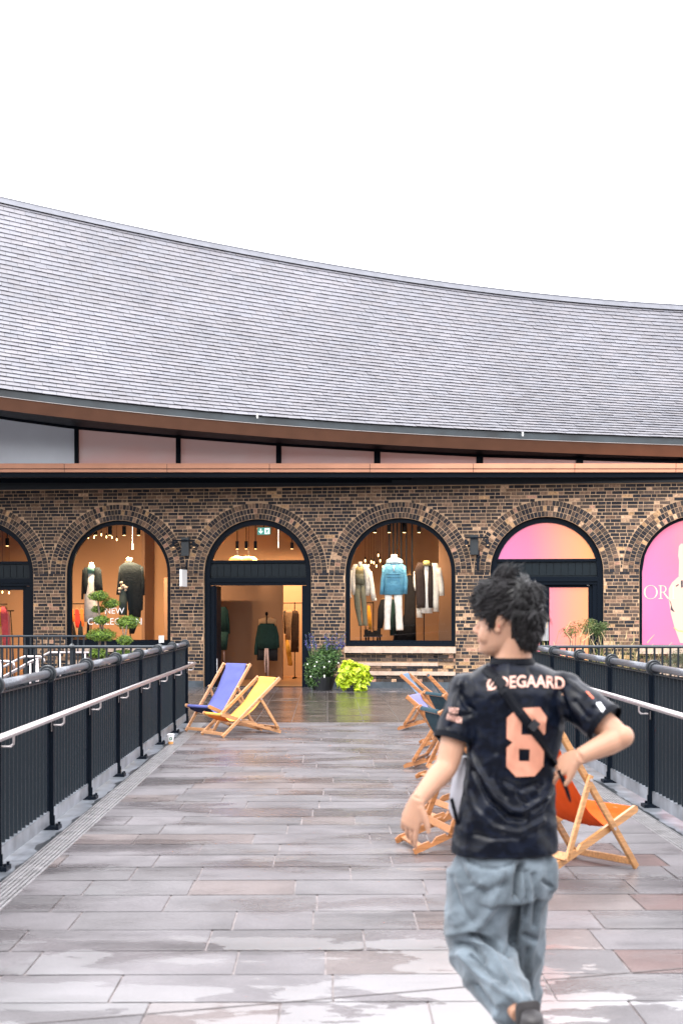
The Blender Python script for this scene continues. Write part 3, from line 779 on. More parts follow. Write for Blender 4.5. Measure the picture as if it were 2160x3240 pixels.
# ------------------------------------------------------------------ bridge railings
def bridge_railing(x, ys, sgn, hx, label):
    """sgn +1: the walkway lies towards +x. ys: post positions, far to near"""
    t = thing('bridge_railing', label, 'railing', (x, (ys[0]+ys[-1])/2, 0), 0, 'railings along both sides of the bridge')
    zt = 1.187
    m = MB()
    for k in range(len(ys) - 1): m.tube([(x, ys[k] - .012, zt), (x, ys[k+1] + .012, zt)], .030, 14)
    m.build('top_rail', rail_metal, t, smooth=True)
    for k, y in enumerate(ys):
        m = MB()
        m.box((x, y, .588), (.026, .085, 1.12)); m.box((x + sgn*.008, y, .588), (.078, .018, 1.12))
        m.box((x + sgn*.02, y, .022), (.15, .13, .028)); 
        for a, b in ((-.045, -.04), (-.045, .04), (.075, -.04), (.075, .04)): m.tube([(x+sgn*.02+a*.8, y+b, .03), (x+sgn*.02+a*.8, y+b, .056)], .011, 6)
        m.box((x + sgn*.03, y, .07), (.05, .012, .08))
        p = m.build('post', black_metal, t)
        m = MB()
        m.tube([(x, y - .016, zt), (x, y - .012, zt), (x, y + .012, zt), (x, y + .016, zt)], [.062, .068, .068, .062], 28)
        m.tube([(x, y - .034, zt), (x, y - .030, zt), (x, y + .030, zt), (x, y + .034, zt)], [.041, .046, .046, .041], 24)
        m.build('collar', mat('collar_metal', (.03, .036, .042), .3, .4, .6), p, smooth=False)
    for k in range(len(ys) - 1):
        y0, y1 = ys[k] - .05, ys[k+1] + .05; L = y0 - y1; n = 13; m = MB()
        for q in range(n):
            y = y1 + L * (q + .5) / n; m.box((x, y, .645), (.032, .011, 1.00))
        m.box((x, (y0+y1)/2, 1.135), (.036, L, .01))
        m.build('bar_panel', mat('bar_metal', (.013, .019, .025), .4, .1, .3), t)
        m = MB(); m.box((x, (y0+y1)/2, .142), (.05, L, .010)); m.box((x + sgn*.021, (y0+y1)/2, .095), (.008, L, .10)); m.build('kick_plate', plate_metal, t)
    # stainless hand rail on brackets
    zr = .885; m = MB()
    pts = [(hx, ys[-1], zr), (hx, ys[0] + .25, zr)] + [(hx + (x-hx)*.9 * math.sin(a) * .75 , ys[0] + .25 + .09*math.sin(a), zr) for a in (.3, .7, 1.1, 1.5)] + [(x - sgn*.0, ys[0] + .30, zr - .0)]
    m.tube(pts, .0235, 12); m.build('hand_rail', steel, t, smooth=True)
    for y in ys:
        m = MB(); m.tube([(hx, y, zr - .02), (hx, y, zr - .07), (hx - sgn*.018, y, zr - .088), (x + sgn*.02, y, zr - .088)], .008, 8)
        m.tube([(x + sgn*.030, y, zr - .088), (x + sgn*.036, y, zr - .088)], .024, 12); m.box((x + sgn*.034, y, zr - .10), (.006, .05, .07))
        m.build('bracket', steel, t, smooth=False)
    return t
LY = [19.86 - 1.624*k for k in range(0, 12)]
bridge_railing(-2.125, LY, 1, -2.0, 'dark metal bridge railing with round collars on the left, carrying a pale handrail')
RY = [19.45 - 1.65*k for k in range(0, 11)]
bridge_railing(2.76, RY, -1, 2.635, 'dark metal bridge railing with round collars on the right, behind the orange deckchair')

def cross_fence(name, xa, xb, y, zt, posts, label, r=.024, bp=.12):
    t = thing(name, label, 'fence', ((xa+xb)/2, y, 0), 0, 'low bar fences along the gallery edges')
    m = MB(); m.tube([(xa, y, zt), (xb, y, zt)], r, 10); m.build('top_rail', rail_metal if 0 else mat('fence_rail', (.04, .05, .06), .3, .4, .7), t, smooth=True)
    m = MB(); x = xa + .06
    while x < xb - .02: m.box((x, y, zt/2 + .04), (.030, .011, zt - .10)); x += bp
    m.box(((xa+xb)/2, y, .09), (xb-xa, .012, .04)); m.build('bar_panel', mat('bar_metal2', (.014, .02, .026), .4, .3, .5), t)
    for x in posts:
        m = MB(); m.box((x, y - .02, zt/2), (.055, .03, zt - .06)); m.box((x, y, .02), (.10, .14, .03)); p = m.build('post', MATS['bar_metal2'], t)
        m = MB(); m.tube([(x-.035, y, zt), (x-.03, y, zt), (x+.03, y, zt), (x+.035, y, zt)], [.03, .040, .040, .03], 16); m.tube([(x-.014, y, zt), (x-.012, y, zt), (x+.012, y, zt), (x+.014, y, zt)], [.05, .058, .058, .05], 16)
        m.build('collar', MATS['collar_metal'], p)
cross_fence('edge_fence', -9.0, -2.18, 19.92, 1.143, [-2.51, -3.82, -5.13, -6.44, -7.75], 'dark bar fence with knobbed posts running left from the end of the left bridge railing')
cross_fence('edge_fence', 2.82, 10.0, 19.92, 1.143, [5.45, 7.2, 9.0], 'dark bar fence running right behind the right bridge railing')
cross_fence('stair_fence', -10.0, -4.83, 26.6, 1.188, [-9.9, -7.4], 'dark bar fence in front of the left shop windows, ending at the cloud-pruned tree', .022, .118)

# ------------------------------------------------------------------ stairs going down on the left, with pale handrails
t = thing('staircase', 'stone stairs going down to the left behind the edge fence', 'stairs', (-6.5, 23.8, 0))
m = MB()
for k in range(12): m.box((-5.1 - .32*k, 23.8, -.085 - .17*k), (.34, 5.1, .17)); 
m.box((-7.0, 21.24, -1.5), (4.2, .06, 2.9)); m.box((-7.0, 26.36, -1.5), (4.2, .06, 2.9))
m.build('steps', mat('stair_stone', (.16, .15, .16), .5, nscale=5, namt=.25), t)
def handrail(label, d, pts, posts, drop=None):
    P = [at(*p, d) for p in pts]; t = thing('stair_handrail', label, 'handrail', (P[0].x, P[0].y, 0), 0, 'pale tubular handrails of the stairs')
    m = MB(); Q = [P[0]]
    for a, b, c in zip(P, P[1:], P[2:]):
        Q += [b.lerp(a, min(.07/(b-a).length, .4)), b.lerp(a, .02), b.lerp(c, min(.07/(c-b).length, .4))]
    Q.append(P[-1]); m.tube(Q, .024, 10); m.build('rail', steel, t, smooth=True)
    for px, py, r in posts:
        m = MB(); p = at(px, py, d); m.tube([p, (p.x, p.y, .0)], r, 10); m.build('post', steel, t, smooth=True)
handrail('pale handrail of the stairs, the farthest and highest of the three', 25.6, [(282, 2065), (154, 2065), (126, 2082), (60, 2118), (-60, 2185)], [(270, 2066, .02), (190, 2066, .02)])
handrail('pale handrail of the stairs with a stout white post, the middle one of the three', 23.8, [(140, 2097), (138, 2086), (128, 2078), (78, 2078), (62, 2084), (8, 2112), (-80, 2158)], [(118, 2086, .036)])
handrail('pale sloping handrail of the stairs, the nearest and lowest of the three', 22.0, [(46, 2115), (42, 2098), (26, 2093), (-60, 2092)], [(3, 2094, .02)])
handrail('pale handrail of the stairs sloping down behind the first railing post', 22.6, [(116, 2085), (90, 2098), (10, 2142), (-60, 2184)], [(96, 2096, .018)])

# ------------------------------------------------------------------ foliage
def leafy(mb, c, r, n, size, cols, seed=0, shell=.55, up=.3, asp=.55, droop=0, fold=.25):
    rnd = random.Random(seed); c = Vector(c)
    for _ in range(n):
        d = Vector((rnd.gauss(0, 1), rnd.gauss(0, 1), rnd.gauss(0, 1))).normalized(); k = shell + (1-shell) * rnd.random() ** .6
        bumpy = 1 + .22 * noise.noise(d * 2.6 + Vector((seed, 0, 0)))
        p = c + Vector((d.x*r[0], d.y*r[1], d.z*r[2])) * k * bumpy
        nrm = (d + Vector((rnd.gauss(0, .45), rnd.gauss(0, .45), rnd.gauss(0, .45) + up))).normalized()
        a = nrm.cross(Vector((rnd.gauss(0, 1), rnd.gauss(0, 1), rnd.gauss(0, 1)))).normalized()
        if droop: a = (a + Vector((0, 0, -droop))).normalized(); 
        b = nrm.cross(a).normalized(); s = size * rnd.uniform(.6, 1.3)
        w = rnd.uniform(.8, 1.2); q = rnd.choice(cols); col = tuple(x * w for x in q)
        f = nrm * s * fold
        n0 = mb.verts([p - a*s*.5, p + b*s*asp*.5 - a*s*.1 + f*.6, p + a*s*.5 - f*.5, p - b*s*asp*.5 - a*s*.1 + f*.6])
        mb.face((n0, n0+1, n0+2), 0, col); mb.face((n0, n0+2, n0+3), 0, col)
leaf_m = mat('leaf', (1, 1, 1), .45, 0, .4, attr=True)
bark = mat('bark', (.16, .12, .09), .8, nscale=20, namt=.4)
G1 = [(.10, .18, .018), (.16, .26, .028), (.035, .085, .012), (.22, .33, .05)]
D_T = 27.2; k1 = 2.613
T = thing('cloud_pruned_tree', 'small cloud-pruned evergreen in front of the NEW COLLECTION window', 'tree', tuple(at(330, 2240, D_T).xy) + (0,))
pads = [(815, 748, 88, 44), (915, 808, 76, 44), (812, 858, 62, 32), (838, 945, 72, 38), (838, 1070, 128, 58), (1055, 965, 104, 62), (1028, 1112, 70, 44), (820, 1222, 82, 50), (1020, 1222, 90, 34), (770, 1215, 40, 38)]
for q, (x, y, rx, rz) in enumerate(pads):
    c = at(x/k1, 1600 + y/k1, D_T + (q % 3) * .12 - .1); s_ = D_T / F / k1; m = MB()
    leafy(m, c, (rx*s_, rx*s_*.8, rz*s_), int(1500 * (rx/90)**1.6), .034, G1, 40 + q, .35, .5)
    lf = [(c + Vector((0, 0, -rz*s_*.15)), rx*s_*.72, rz*s_*.62)]
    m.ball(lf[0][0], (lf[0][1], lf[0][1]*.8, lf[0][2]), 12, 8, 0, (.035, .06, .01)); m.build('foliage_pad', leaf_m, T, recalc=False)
m = MB()
def br(pts, r0, r1):
    P = [at(x/k1, 1600 + y/k1, D_T) for x, y in pts]; m.tube(P, list(np.linspace(r0, r1, len(P))), 7)
br([(820, 1500), (822, 1300), (822, 1150), (835, 1050), (822, 900), (812, 800), (815, 760)], .035, .012)
br([(870, 1500), (872, 1300), (872, 1140), (850, 1000), (845, 950)], .03, .012)
br([(1022, 1500), (1023, 1300), (1022, 1130), (1040, 1060), (1050, 980)], .035, .014); br([(1023, 1150), (1020, 1060), (1010, 1000)], .02, .01); br([(835, 1040), (880, 900), (905, 830)], .016, .008)
m.build('trunk', bark, T, smooth=True)
pl = at(335, 2240, D_T); m = MB(); m.box((pl.x + .1, pl.y + .1, .22), (2.2, .7, .42)); m.box((pl.x + .1, pl.y + .1, .41), (2.26, .76, .04))
tag(m.build('trough_planter', dark_frame), 'long dark planter under the cloud-pruned tree, behind the stairs', 'planter')

# planters by the open door
def bush(name, label, px, d, hgt, rx, cols, size, n, seed, extra=None, pot=.28, asp=.55, up=.3, droop=0, zlift=.0):
    b = at(px, HY, d); b.z = .004; t = thing(name, label, 'plant', tuple(b))
    m = MB(); m.loft([((b.x, b.y, .005), (pot*.72, 0, 0), (0, pot*.72, 0)), ((b.x, b.y, .26), (pot, 0, 0), (0, pot, 0)), ((b.x, b.y, .30), (pot*1.03, 0, 0), (0, pot*1.03, 0)), ((b.x, b.y, .29), (pot*.9, 0, 0), (0, pot*.9, 0))], 20)
    m.build('pot', mat('pot', (.012, .014, .017), .4), t, smooth=False)
    m = MB(); c = Vector((b.x, b.y, zlift + hgt/2)); rb = random.Random(seed); subs = [(0, 0, 0, .80)] + [(math.cos(a)*.50, math.sin(a)*.4, rb.uniform(-.45, .42), rb.uniform(.42, .58)) for a in [k*.785 + rb.uniform(-.3, .3) for k in range(8)]] + [(rb.uniform(-.3, .3), 0, .55, .42), (rb.uniform(-.5, .5), -.2, -.6, .45)]
    for q, (u, v, w, k_) in enumerate(subs): leafy(m, c + Vector((u*rx, v*rx, w*hgt/2)), (rx*k_, rx*k_*.85, hgt/2*k_), int(n*(.35 if q == 0 else .11)), size, cols, seed*13 + q, .4, up, asp, droop)
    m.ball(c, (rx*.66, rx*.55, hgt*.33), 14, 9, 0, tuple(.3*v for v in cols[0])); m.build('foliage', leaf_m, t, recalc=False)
    if extra: extra(t, c)
    return t
def salvia(t, c):
    rnd = random.Random(4); m = MB(); sm = MB()
    for _ in range(34):
        x = c.x + rnd.uniform(-.30, .38); y = c.y + rnd.uniform(-.25, .2); z0 = c.z + .2; L = rnd.uniform(.25, .56); tx = (x - c.x) * .35; P = [(x, y, z0), (x + tx*.5, y, z0 + L*.6), (x + tx, y, z0 + L)]
        sm.tube(P, .004, 4, col=(.08, .14, .04))
        for q in range(26):
            f = rnd.uniform(.5, 1); p = Vector((x + tx*f, y, z0 + L*f)) + Vector((rnd.gauss(0, .012), rnd.gauss(0, .012), 0)); s = .014
            a = Vector((rnd.gauss(0, 1), rnd.gauss(0, 1), rnd.gauss(0, 1))).normalized()*s; b = a.cross(Vector((0, .4, 1))).normalized()*s
            m.poly([p-a, p+b, p+a, p-b], 0, random.choice([(.10, .09, .34), (.16, .15, .48), (.06, .05, .2)]))
    sm.build('stem', leaf_m, t, recalc=False); m.build('flower_spikes', leaf_m, t, recalc=False)
    m = MB()
    for _ in range(9):
        th = rnd.uniform(-2.6, -.5); p = c + Vector((math.cos(th)*.40, math.sin(th)*.36, rnd.uniform(-.28, .12)))
        for q in range(5):
            a = q*1.257; m.poly([p, p + Vector((math.cos(a)*.015, -.01, math.sin(a)*.015)), p + Vector((math.cos(a+.6)*.018, -.012, math.sin(a+.6)*.018)), p + Vector((math.cos(a+1.1)*.014, -.01, math.sin(a+1.1)*.014))], 0, (.85, .85, .8))
    m.build('white_flowers', leaf_m, t, recalc=False)
bush('flowering_bush', 'dark green potted bush with blue flower spikes and small white blooms beside the open door', 1020, 28.3, .96, .42, [(.035, .085, .022), (.06, .13, .03), (.09, .17, .05), (.02, .055, .018)], .055, 4200, 5, salvia, zlift=.04)
bush('lime_bush', 'bright lime green leafy potted plant in front of the middle window sill', 1118, 27.9, .70, .37, [(.42, .55, .02), (.55, .68, .03), (.30, .42, .015), (.5, .6, .05)], .12, 1500, 6, None, .19, .85, .5, .5, zlift=-.03)

# planting on the right, seen over the fence
def shrub(name, label, px, py, d, r, cols, size, n, seed, stems=True, asp=.3):
    c = at(px, py, d); t = thing(name, label, 'shrub', (c.x, c.y, 0)); m = MB(); rnd = random.Random(seed)
    subs = [c + Vector((rnd.uniform(-.6, .6)*r[0], rnd.uniform(-.5, .5)*r[1], rnd.uniform(-.5, .6)*r[2])) for _ in range(6)]
    for q, s_ in enumerate(subs): leafy(m, s_, (r[0]*.55, r[1]*.55, r[2]*.5), n//6, size, cols, seed*7+q, .2, .3, asp)
    m.build('foliage', leaf_m, t, recalc=False); m = MB()
    for s_ in subs: m.tube([(c.x + rnd.uniform(-.05, .05), c.y, .02), (c.x*.5 + s_.x*.5, c.y, s_.z*.55), tuple(s_)], [.016, .011, .004], 6)
    m.build('stem', bark, t); return t
shrub('olive_shrub', 'grey green olive-like shrub before the brick pier right of the man', 1888, 1988, 25.2, (.26, .24, .20), [(.10, .15, .05), (.16, .21, .08), (.06, .10, .03)], .05, 1500, 3)
shrub('reddish_shrub', 'sparse reddish green shrub in front of the orange door poster', 1822, 1985, 24.9, (.34, .22, .26), [(.14, .15, .04), (.22, .13, .06), (.09, .13, .03), (.2, .2, .05)], .045, 520, 8)
shrub('lavender_bush', 'grey lavender-like bush behind the fence at the right edge', 2125, 2090, 24.0, (.42, .3, .26), [(.15, .17, .10), (.22, .22, .16), (.10, .12, .07)], .05, 1500, 9, True, .16)
def grass_clump(label, px, d, n, h, w, seed, cols):
    b = at(px, HY, d); t = thing('grass_clump', label, 'grass', (b.x, b.y, 0), 0, 'pale grasses behind the right fence'); m = MB(); sh = MB(); rnd = random.Random(seed)
    for _ in range(n):
        x, y = b.x + rnd.gauss(0, w), b.y + rnd.gauss(0, .15); L = h * rnd.uniform(.6, 1.1); a = rnd.gauss(0, .3); lx, ly = a * L, rnd.gauss(0, .1); wd = rnd.uniform(.004, .008); col = rnd.choice(cols)
        P = [Vector((x + lx*f*f, y + ly*f*f, .02 + L*f - .15*L*abs(a)*f*f)) for f in (0, .35, .7, 1)]
        for p, q, f in zip(P, P[1:], (1, .8, .5)):
            e = Vector((wd*f, 0, 0)); m.poly([p - e, p + e, q + e*.7, q - e*.7], 0, col)
        if rnd.random() < .22: m.tube([P[-1], P[-1] + (P[-1]-P[-2])*.5], [.010, .004], 5, col=(.5, .38, .2))
    m.build('blades', leaf_m, t, recalc=False)
ST = [(.26, .19, .08), (.32, .26, .11), (.2, .2, .05), (.12, .16, .03)]
grass_clump('pale straw-coloured grass left of the orange door poster', 1722, 24.6, 40, 1.25, .09, 1, ST)
grass_clump('yellow straw grass in front of the brick pier beside the pink poster', 1935, 24.4, 90, 1.15, .3, 2, ST)
grass_clump('low yellow green grass under the orange door poster', 1850, 23.6, 130, .95, .30, 3, [(.16, .2, .03), (.26, .24, .06), (.1, .15, .03)])
grass_clump('straw grass at the foot of the pink poster', 2040, 24.2, 40, 1.0, .25, 4, ST)
pb = at(1930, HY, 24.6); m = MB(); m.box((pb.x + .3, pb.y, .16), (4.2, 2.2, .3)); m.box((pb.x + .3, pb.y, .30), (4.1, 2.1, .04), m=1)
tag(m.build('planting_bed', [plinth_m, mat('soil', (.03, .022, .016), .9)]), 'low raised planting bed behind the right fence', 'planter')

# ------------------------------------------------------------------ wall lights and signs
def lamp_head(t, c, d, m_=black_metal):
    m = MB(); c = Vector(c); d = Vector(d).normalized(); m.tube([c - d*.06, c + d*.07], .035, 12); h = m.build('lamp_head', m_, t)
    m = MB(); m.tube([c + d*.0705, c + d*.072], .024, 10); m.build('lens', mat('dim_lens', (.6, .5, .35), .3, emit=(1, .6, .3), es=.4), h)
def wall_light(pxb, py0, py1, pxw, arm, heads, label):
    A, B = ws(pxb - pxw/2, py0, -.08), ws(pxb + pxw/2, py1, -.08); c = (A + B)/2
    t = thing('wall_light', label, 'wall light', tuple(wl((c.x, 0, B.z))), WROT, 'dark box lights with spot arms on the piers')
    m = MB(); m.box((c.x, -.055, c.z), (B.x - A.x, .11, A.z - B.z)); m.build('box', mat('box_metal', (.02, .026, .03), .4, .2), t, fn=wl)
    a0, a1 = ws(arm[0], arm[2], -.16), ws(arm[1], arm[2], -.16); m = MB(); m.box(((a0.x+a1.x)/2, -.16, a0.z), (a1.x-a0.x, .03, .028)); m.box((c.x, -.13, a0.z), (.04, .06, .04)); m.build('arm', dark_frame, t, fn=wl)
    for hx_, hy_ in heads:
        p = ws(hx_, hy_, -.18); lamp_head(t, wl((p.x, -.18, p.z)), WM.to_3x3() @ Vector((.12, -.25, -.9)))
wall_light(586, 1701, 1759, 24, (545, 617, 1710), [(548, 1722), (613, 1722)], 'dark box light with two spots on the pier left of the open door')
wall_light(1499.5, 1692, 1755, 26, (1470, 1545, 1702), [(1474, 1716), (1541, 1715)], 'dark box light with two spots on the pier above the man\'s head')
def blade(px0, px1, py0, py1, m_, label, name='blade_sign', hook=True):
    A, B = ws(px0, py0, -.3), ws(px1, py1, -.3); c = (A+B)/2
    t = thing(name, label, 'sign', tuple(wl((c.x, 0, B.z))), WROT); m = MB(); m.box((c.x, -.31, c.z), (.045, .52, A.z - B.z)); m.box((c.x, -.31, c.z), (.05, .48, (A.z - B.z)*.9)); m.build('panel', m_, t, fn=wl)
    m = MB(); m.box((c.x + .0, -.26, A.z + .05), (.018, .56, .018)); m.box((c.x, -.01, A.z + .08), (.05, .02, .22)); m.box((c.x, -.5, A.z + .02), (.012, .012, .05)); m.box((c.x, -.1, A.z + .02), (.012, .012, .05)); m.build('bracket', black_metal, t, fn=wl)
blade(574, 587, 1803, 1856, white_vinyl, 'white blade sign hanging edge-on from the pier left of the open door')
blade(1508, 1516, 1768, 1806, black_metal, 'black blade sign hanging edge-on under the box light behind the man')

# ------------------------------------------------------------------ shop interiors: garments, mannequins, lamps
cloth = {}
def cm(name, col, rough=.85, **k):
    return mat('cloth_' + name, col, rough, 0, .25, nscale=14, namt=.12, bscale=26, bump=.012, **k)
class Win:
    """photo-crop coordinates -> wall-local coordinates on a plane behind the wall"""
    def __init__(s, ox, oy, k, off): s.ox, s.oy, s.k, s.off = ox, oy, k, off
    def p(s, x, y, dy=0): v = ws(s.ox + x/s.k, s.oy + y/s.k, s.off); return Vector((v.x, s.off + dy, v.z))
    def u(s): return (ws(s.ox + 100/s.k, 1900, s.off) - ws(s.ox, 1900, s.off)).x / 100
def rings(w, tab, depth=.6, dy=0, mb=None, seg=18, power=.85):
    mb = mb or MB(); rs = []
    for y, xa, xb in tab:
        a, b = w.p(xa, y, dy), w.p(xb, y, dy); c = (a+b)/2; h = (b-a).length/2; rs.append((c, (h, 0, 0), (0, -h*depth, 0)))
    mb.loft(rs, seg, power=power); return mb
def sleeve(w, pts, r, dy=0, mb=None, taper=1.0):
    mb = mb or MB(); P = [w.p(x, y, dy) for x, y in pts]; u = w.u(); n = len(P); P2 = []
    for a, b in zip(P, P[1:]): P2 += [a, a.lerp(b, .5)]
    P2.append(P[-1]); P2 = [q + Vector((noise.noise(q*9)*.008, 0, 0)) for q in P2]
    mb.tube(P2, list(np.linspace(r*u, r*u*taper, len(P2))), 10); return mb
def mann(w, label, x, ybase, parts, pole=True, cat='mannequin', name='mannequin', group='headless mannequins in the shop windows'):
    b = w.p(x, ybase); zfl = ZW - .004 if w.off < 1.2 else .012
    t = thing(name, label, cat, tuple(wl((b.x, w.off, zfl))), WROT, group)
    for nm, mt, mb in parts: mb.build(nm, mt, t, smooth=True, fn=wl)
    if pole:
        m = MB(); m.tube([(b.x, w.off + .03, zfl), (b.x, w.off + .03, b.z + .35)], .012, 8); m.tube([(b.x, w.off + .03, zfl), (b.x, w.off + .03, zfl + .012)], .14, 18); m.build('stand', black_int, t, fn=wl)
    return t
plast = mat('mannequin_skin', (.70, .62, .52), .45)
w3 = Win(1040, 1560, 2.613, .80)
cream = cm('cream', (.72, .64, .54)); olive = cm('olive', (.16, .15, .10)); yol = cm('yellow', (.52, .38, .16)); blue = cm('blue', (.09, .27, .40), .5); lblue = cm('pale_blue', (.40, .55, .62), .5)
white_c = cm('white', (.74, .68, .62)); fur = cm('fur', (.035, .022, .018), .95); blk = cm('black', (.012, .012, .014)); 
j = rings(w3, [(590, 203, 243), (625, 182, 226), (700, 172, 220), (780, 180, 222), (845, 193, 224)], .9, .0); rings(w3, [(590, 270, 312), (640, 280, 342), (720, 296, 350), (780, 302, 353), (850, 303, 334)], .9, 0, j)
sleeve(w3, [(190, 640), (172, 760), (168, 835), (176, 868)], 17, -.02, j); sleeve(w3, [(335, 650), (352, 760), (372, 880)], 22, -.02, j); rings(w3, [(870, 350, 396), (892, 352, 397)], .7, -.02, j)
tr = rings(w3, [(755, 225, 265), (850, 205, 260), (950, 214, 262), (1050, 236, 268), (1080, 244, 276), (1100, 244, 278)], .75); rings(w3, [(755, 262, 301), (850, 262, 308), (950, 272, 313), (1050, 280, 317), (1080, 279, 318), (1098, 279, 319)], .75, 0, tr)
mann(w3, 'mannequin in an olive jumpsuit with a draped cream jacket, leftmost in the middle window', 262, 1100, [
    ('neck_cap', plast, rings(w3, [(570, 241, 275), (590, 243, 272), (625, 236, 280)], .9)), ('top', yol, rings(w3, [(603, 236, 286), (630, 215, 298), (670, 216, 300)], .55)),
    ('bodice', olive, rings(w3, [(668, 214, 301), (710, 221, 299), (757, 221, 303)], .56)), ('trousers', olive, tr), ('jacket', cream, j)])
an = rings(w3, [(565, 500, 580), (600, 453, 627), (650, 450, 630), (750, 460, 625), (838, 450, 618), (842, 460, 610)], .5)
sleeve(w3, [(466, 605), (446, 720), (436, 840)], 19, -.02, an, .85); sleeve(w3, [(616, 605), (634, 720), (634, 835)], 19, -.02, an, .85)
pk = MB(); 
for (x0, y0, x1, y1) in ((478, 668, 600, 674), (478, 694, 600, 698)): a, b = w3.p(x0, y0), w3.p(x1, y1); pk.box(((a.x+b.x)/2, w3.off - .118, (a.z+b.z)/2), (b.x-a.x, .012, a.z-b.z))
zp = MB(); a, b = w3.p(537, 598), w3.p(545, 648); zp.box(((a.x+b.x)/2, w3.off - .125, (a.z+b.z)/2), (b.x-a.x, .012, a.z-b.z))
hd = rings(w3, [(538, 505, 580), (552, 480, 606), (580, 470, 615), (592, 490, 600)], .6, -.0)
tb = rings(w3, [(828, 462, 527), (950, 458, 515), (1060, 458, 508), (1118, 457, 510), (1133, 457, 511)], .8); rings(w3, [(828, 533, 606), (950, 548, 607), (1060, 552, 611), (1120, 556, 616), (1135, 556, 616)], .8, 0, tb)
mann(w3, 'mannequin in a blue hooded anorak and white trousers in the middle window', 537, 1130, [
    ('neck_cap', plast, rings(w3, [(510, 516, 562), (525, 514, 564), (560, 512, 568)], .9)), ('hood', lblue, hd), ('anorak', blue, an), ('pocket_flap', cm('blue_dark', (.05, .17, .27)), pk), ('zip', white_vinyl, zp), ('trousers', white_c, tb)])
vs_ = rings(w3, [(575, 735, 785), (640, 706, 790), (760, 714, 800), (900, 722, 806), (950, 724, 806)], .8); rings(w3, [(580, 825, 852), (640, 820, 857), (760, 812, 859), (950, 808, 860)], .8, 0, vs_)
ct = rings(w3, [(580, 850, 898), (640, 856, 916), (760, 858, 912), (900, 858, 908), (982, 860, 911)], .8, .03); sleeve(w3, [(903, 620), (928, 740), (936, 850)], 22, 0, ct); sleeve(w3, [(716, 650), (712, 740), (722, 805)], 15, 0, ct)
rings(w3, [(900, 722, 760), (1032, 722, 776)], .7, .05, ct)
mann(w3, 'mannequin in a dark fur vest over a cream coat, rightmost in the middle window', 785, 1040, [
    ('neck_cap', cm('neck_yellow_light', (.6, .45, .15)), rings(w3, [(560, 783, 830), (575, 780, 835), (600, 775, 845)], .8)), ('dress', white_c, rings(w3, [(590, 780, 835), (700, 770, 840), (850, 765, 845), (995, 755, 858)], .6, .02)),  # the neck's yellow is lamp light put into its colour
    ('vest', fur, vs_), ('coat', cream, ct)])
w1 = Win(0, 1600, 2.613, .80)
dk = cm('navy', (.010, .016, .018)); grn = cm('green_scarf', (.16, .34, .28)); brn = cm('brown', (.05, .025, .014)); grey_s = cm('grey_skirt', (.06, .08, .07)); beige = cm('beige', (.55, .43, .33))
jk = rings(w1, [(512, 695, 727), (560, 686, 730), (640, 683, 730), (730, 683, 729)], 1.1); rings(w1, [(512, 782, 822), (560, 780, 834), (640, 780, 840), (705, 781, 846)], 1.0, 0, jk); sleeve(w1, [(696, 530), (688, 640), (684, 776)], 13, -.02, jk, .7); sleeve(w1, [(826, 530), (836, 620), (842, 715)], 13, -.02, jk, .8)
mann(w1, 'mannequin in a white dress, dark jacket and green scarf in the NEW COLLECTION window', 750, 1050, [
    ('neck_cap', plast, rings(w1, [(471, 738, 773), (485, 736, 776), (505, 735, 778)], .9)), ('scarf', grn, rings(w1, [(492, 732, 782), (520, 724, 786), (562, 722, 784)], .75)), ('jacket', dk, jk),
    ('dress', white_c, rings(w1, [(555, 726, 782), (650, 727, 780), (740, 700, 796), (850, 699, 812), (960, 699, 828)], .6)), ('legs', blk, rings(w1, [(955, 722, 744), (1050, 716, 738), (1120, 716, 740)], 1.0))])
c2 = rings(w1, [(470, 1030, 1105), (495, 994, 1168), (560, 990, 1176), (660, 1010, 1180), (740, 1035, 1184), (800, 1055, 1183), (862, 1060, 1180), (870, 1064, 1166), (925, 1064, 1164)], .5)
sleeve(w1, [(1172, 505), (1184, 610), (1186, 742)], 14, -.02, c2, .9); sleeve(w1, [(1002, 505), (988, 620), (976, 738)], 14, -.02, c2, .9)
bow = MB(); 
for (x, y, r) in ((1015, 640, 15), (1030, 668, 20), (1005, 690, 18), (1052, 680, 16), (1050, 700, 12), (1000, 715, 12)): p = w1.p(x, y); bow.ball((p.x, w1.off - .12, p.z), (r*w1.u(), .03, r*w1.u()*.8))
mann(w1, 'mannequin in a long dark coat with a knotted beige blouse in the NEW COLLECTION window', 1075, 1050, [
    ('neck_cap', plast, rings(w1, [(430, 1047, 1093), (445, 1045, 1094), (492, 1058, 1080)], .8)), ('collar', brn, rings(w1, [(455, 1036, 1068), (485, 1030, 1060)], .8)), ('coat', dk, c2), ('bow', beige, bow), ('skirt', grey_s, rings(w1, [(690, 998, 1052), (800, 990, 1056), (905, 992, 1054)], .9, -.05)), ('legs', blk, rings(w1, [(900, 1068, 1160), (1060, 1068, 1110)], .5))])
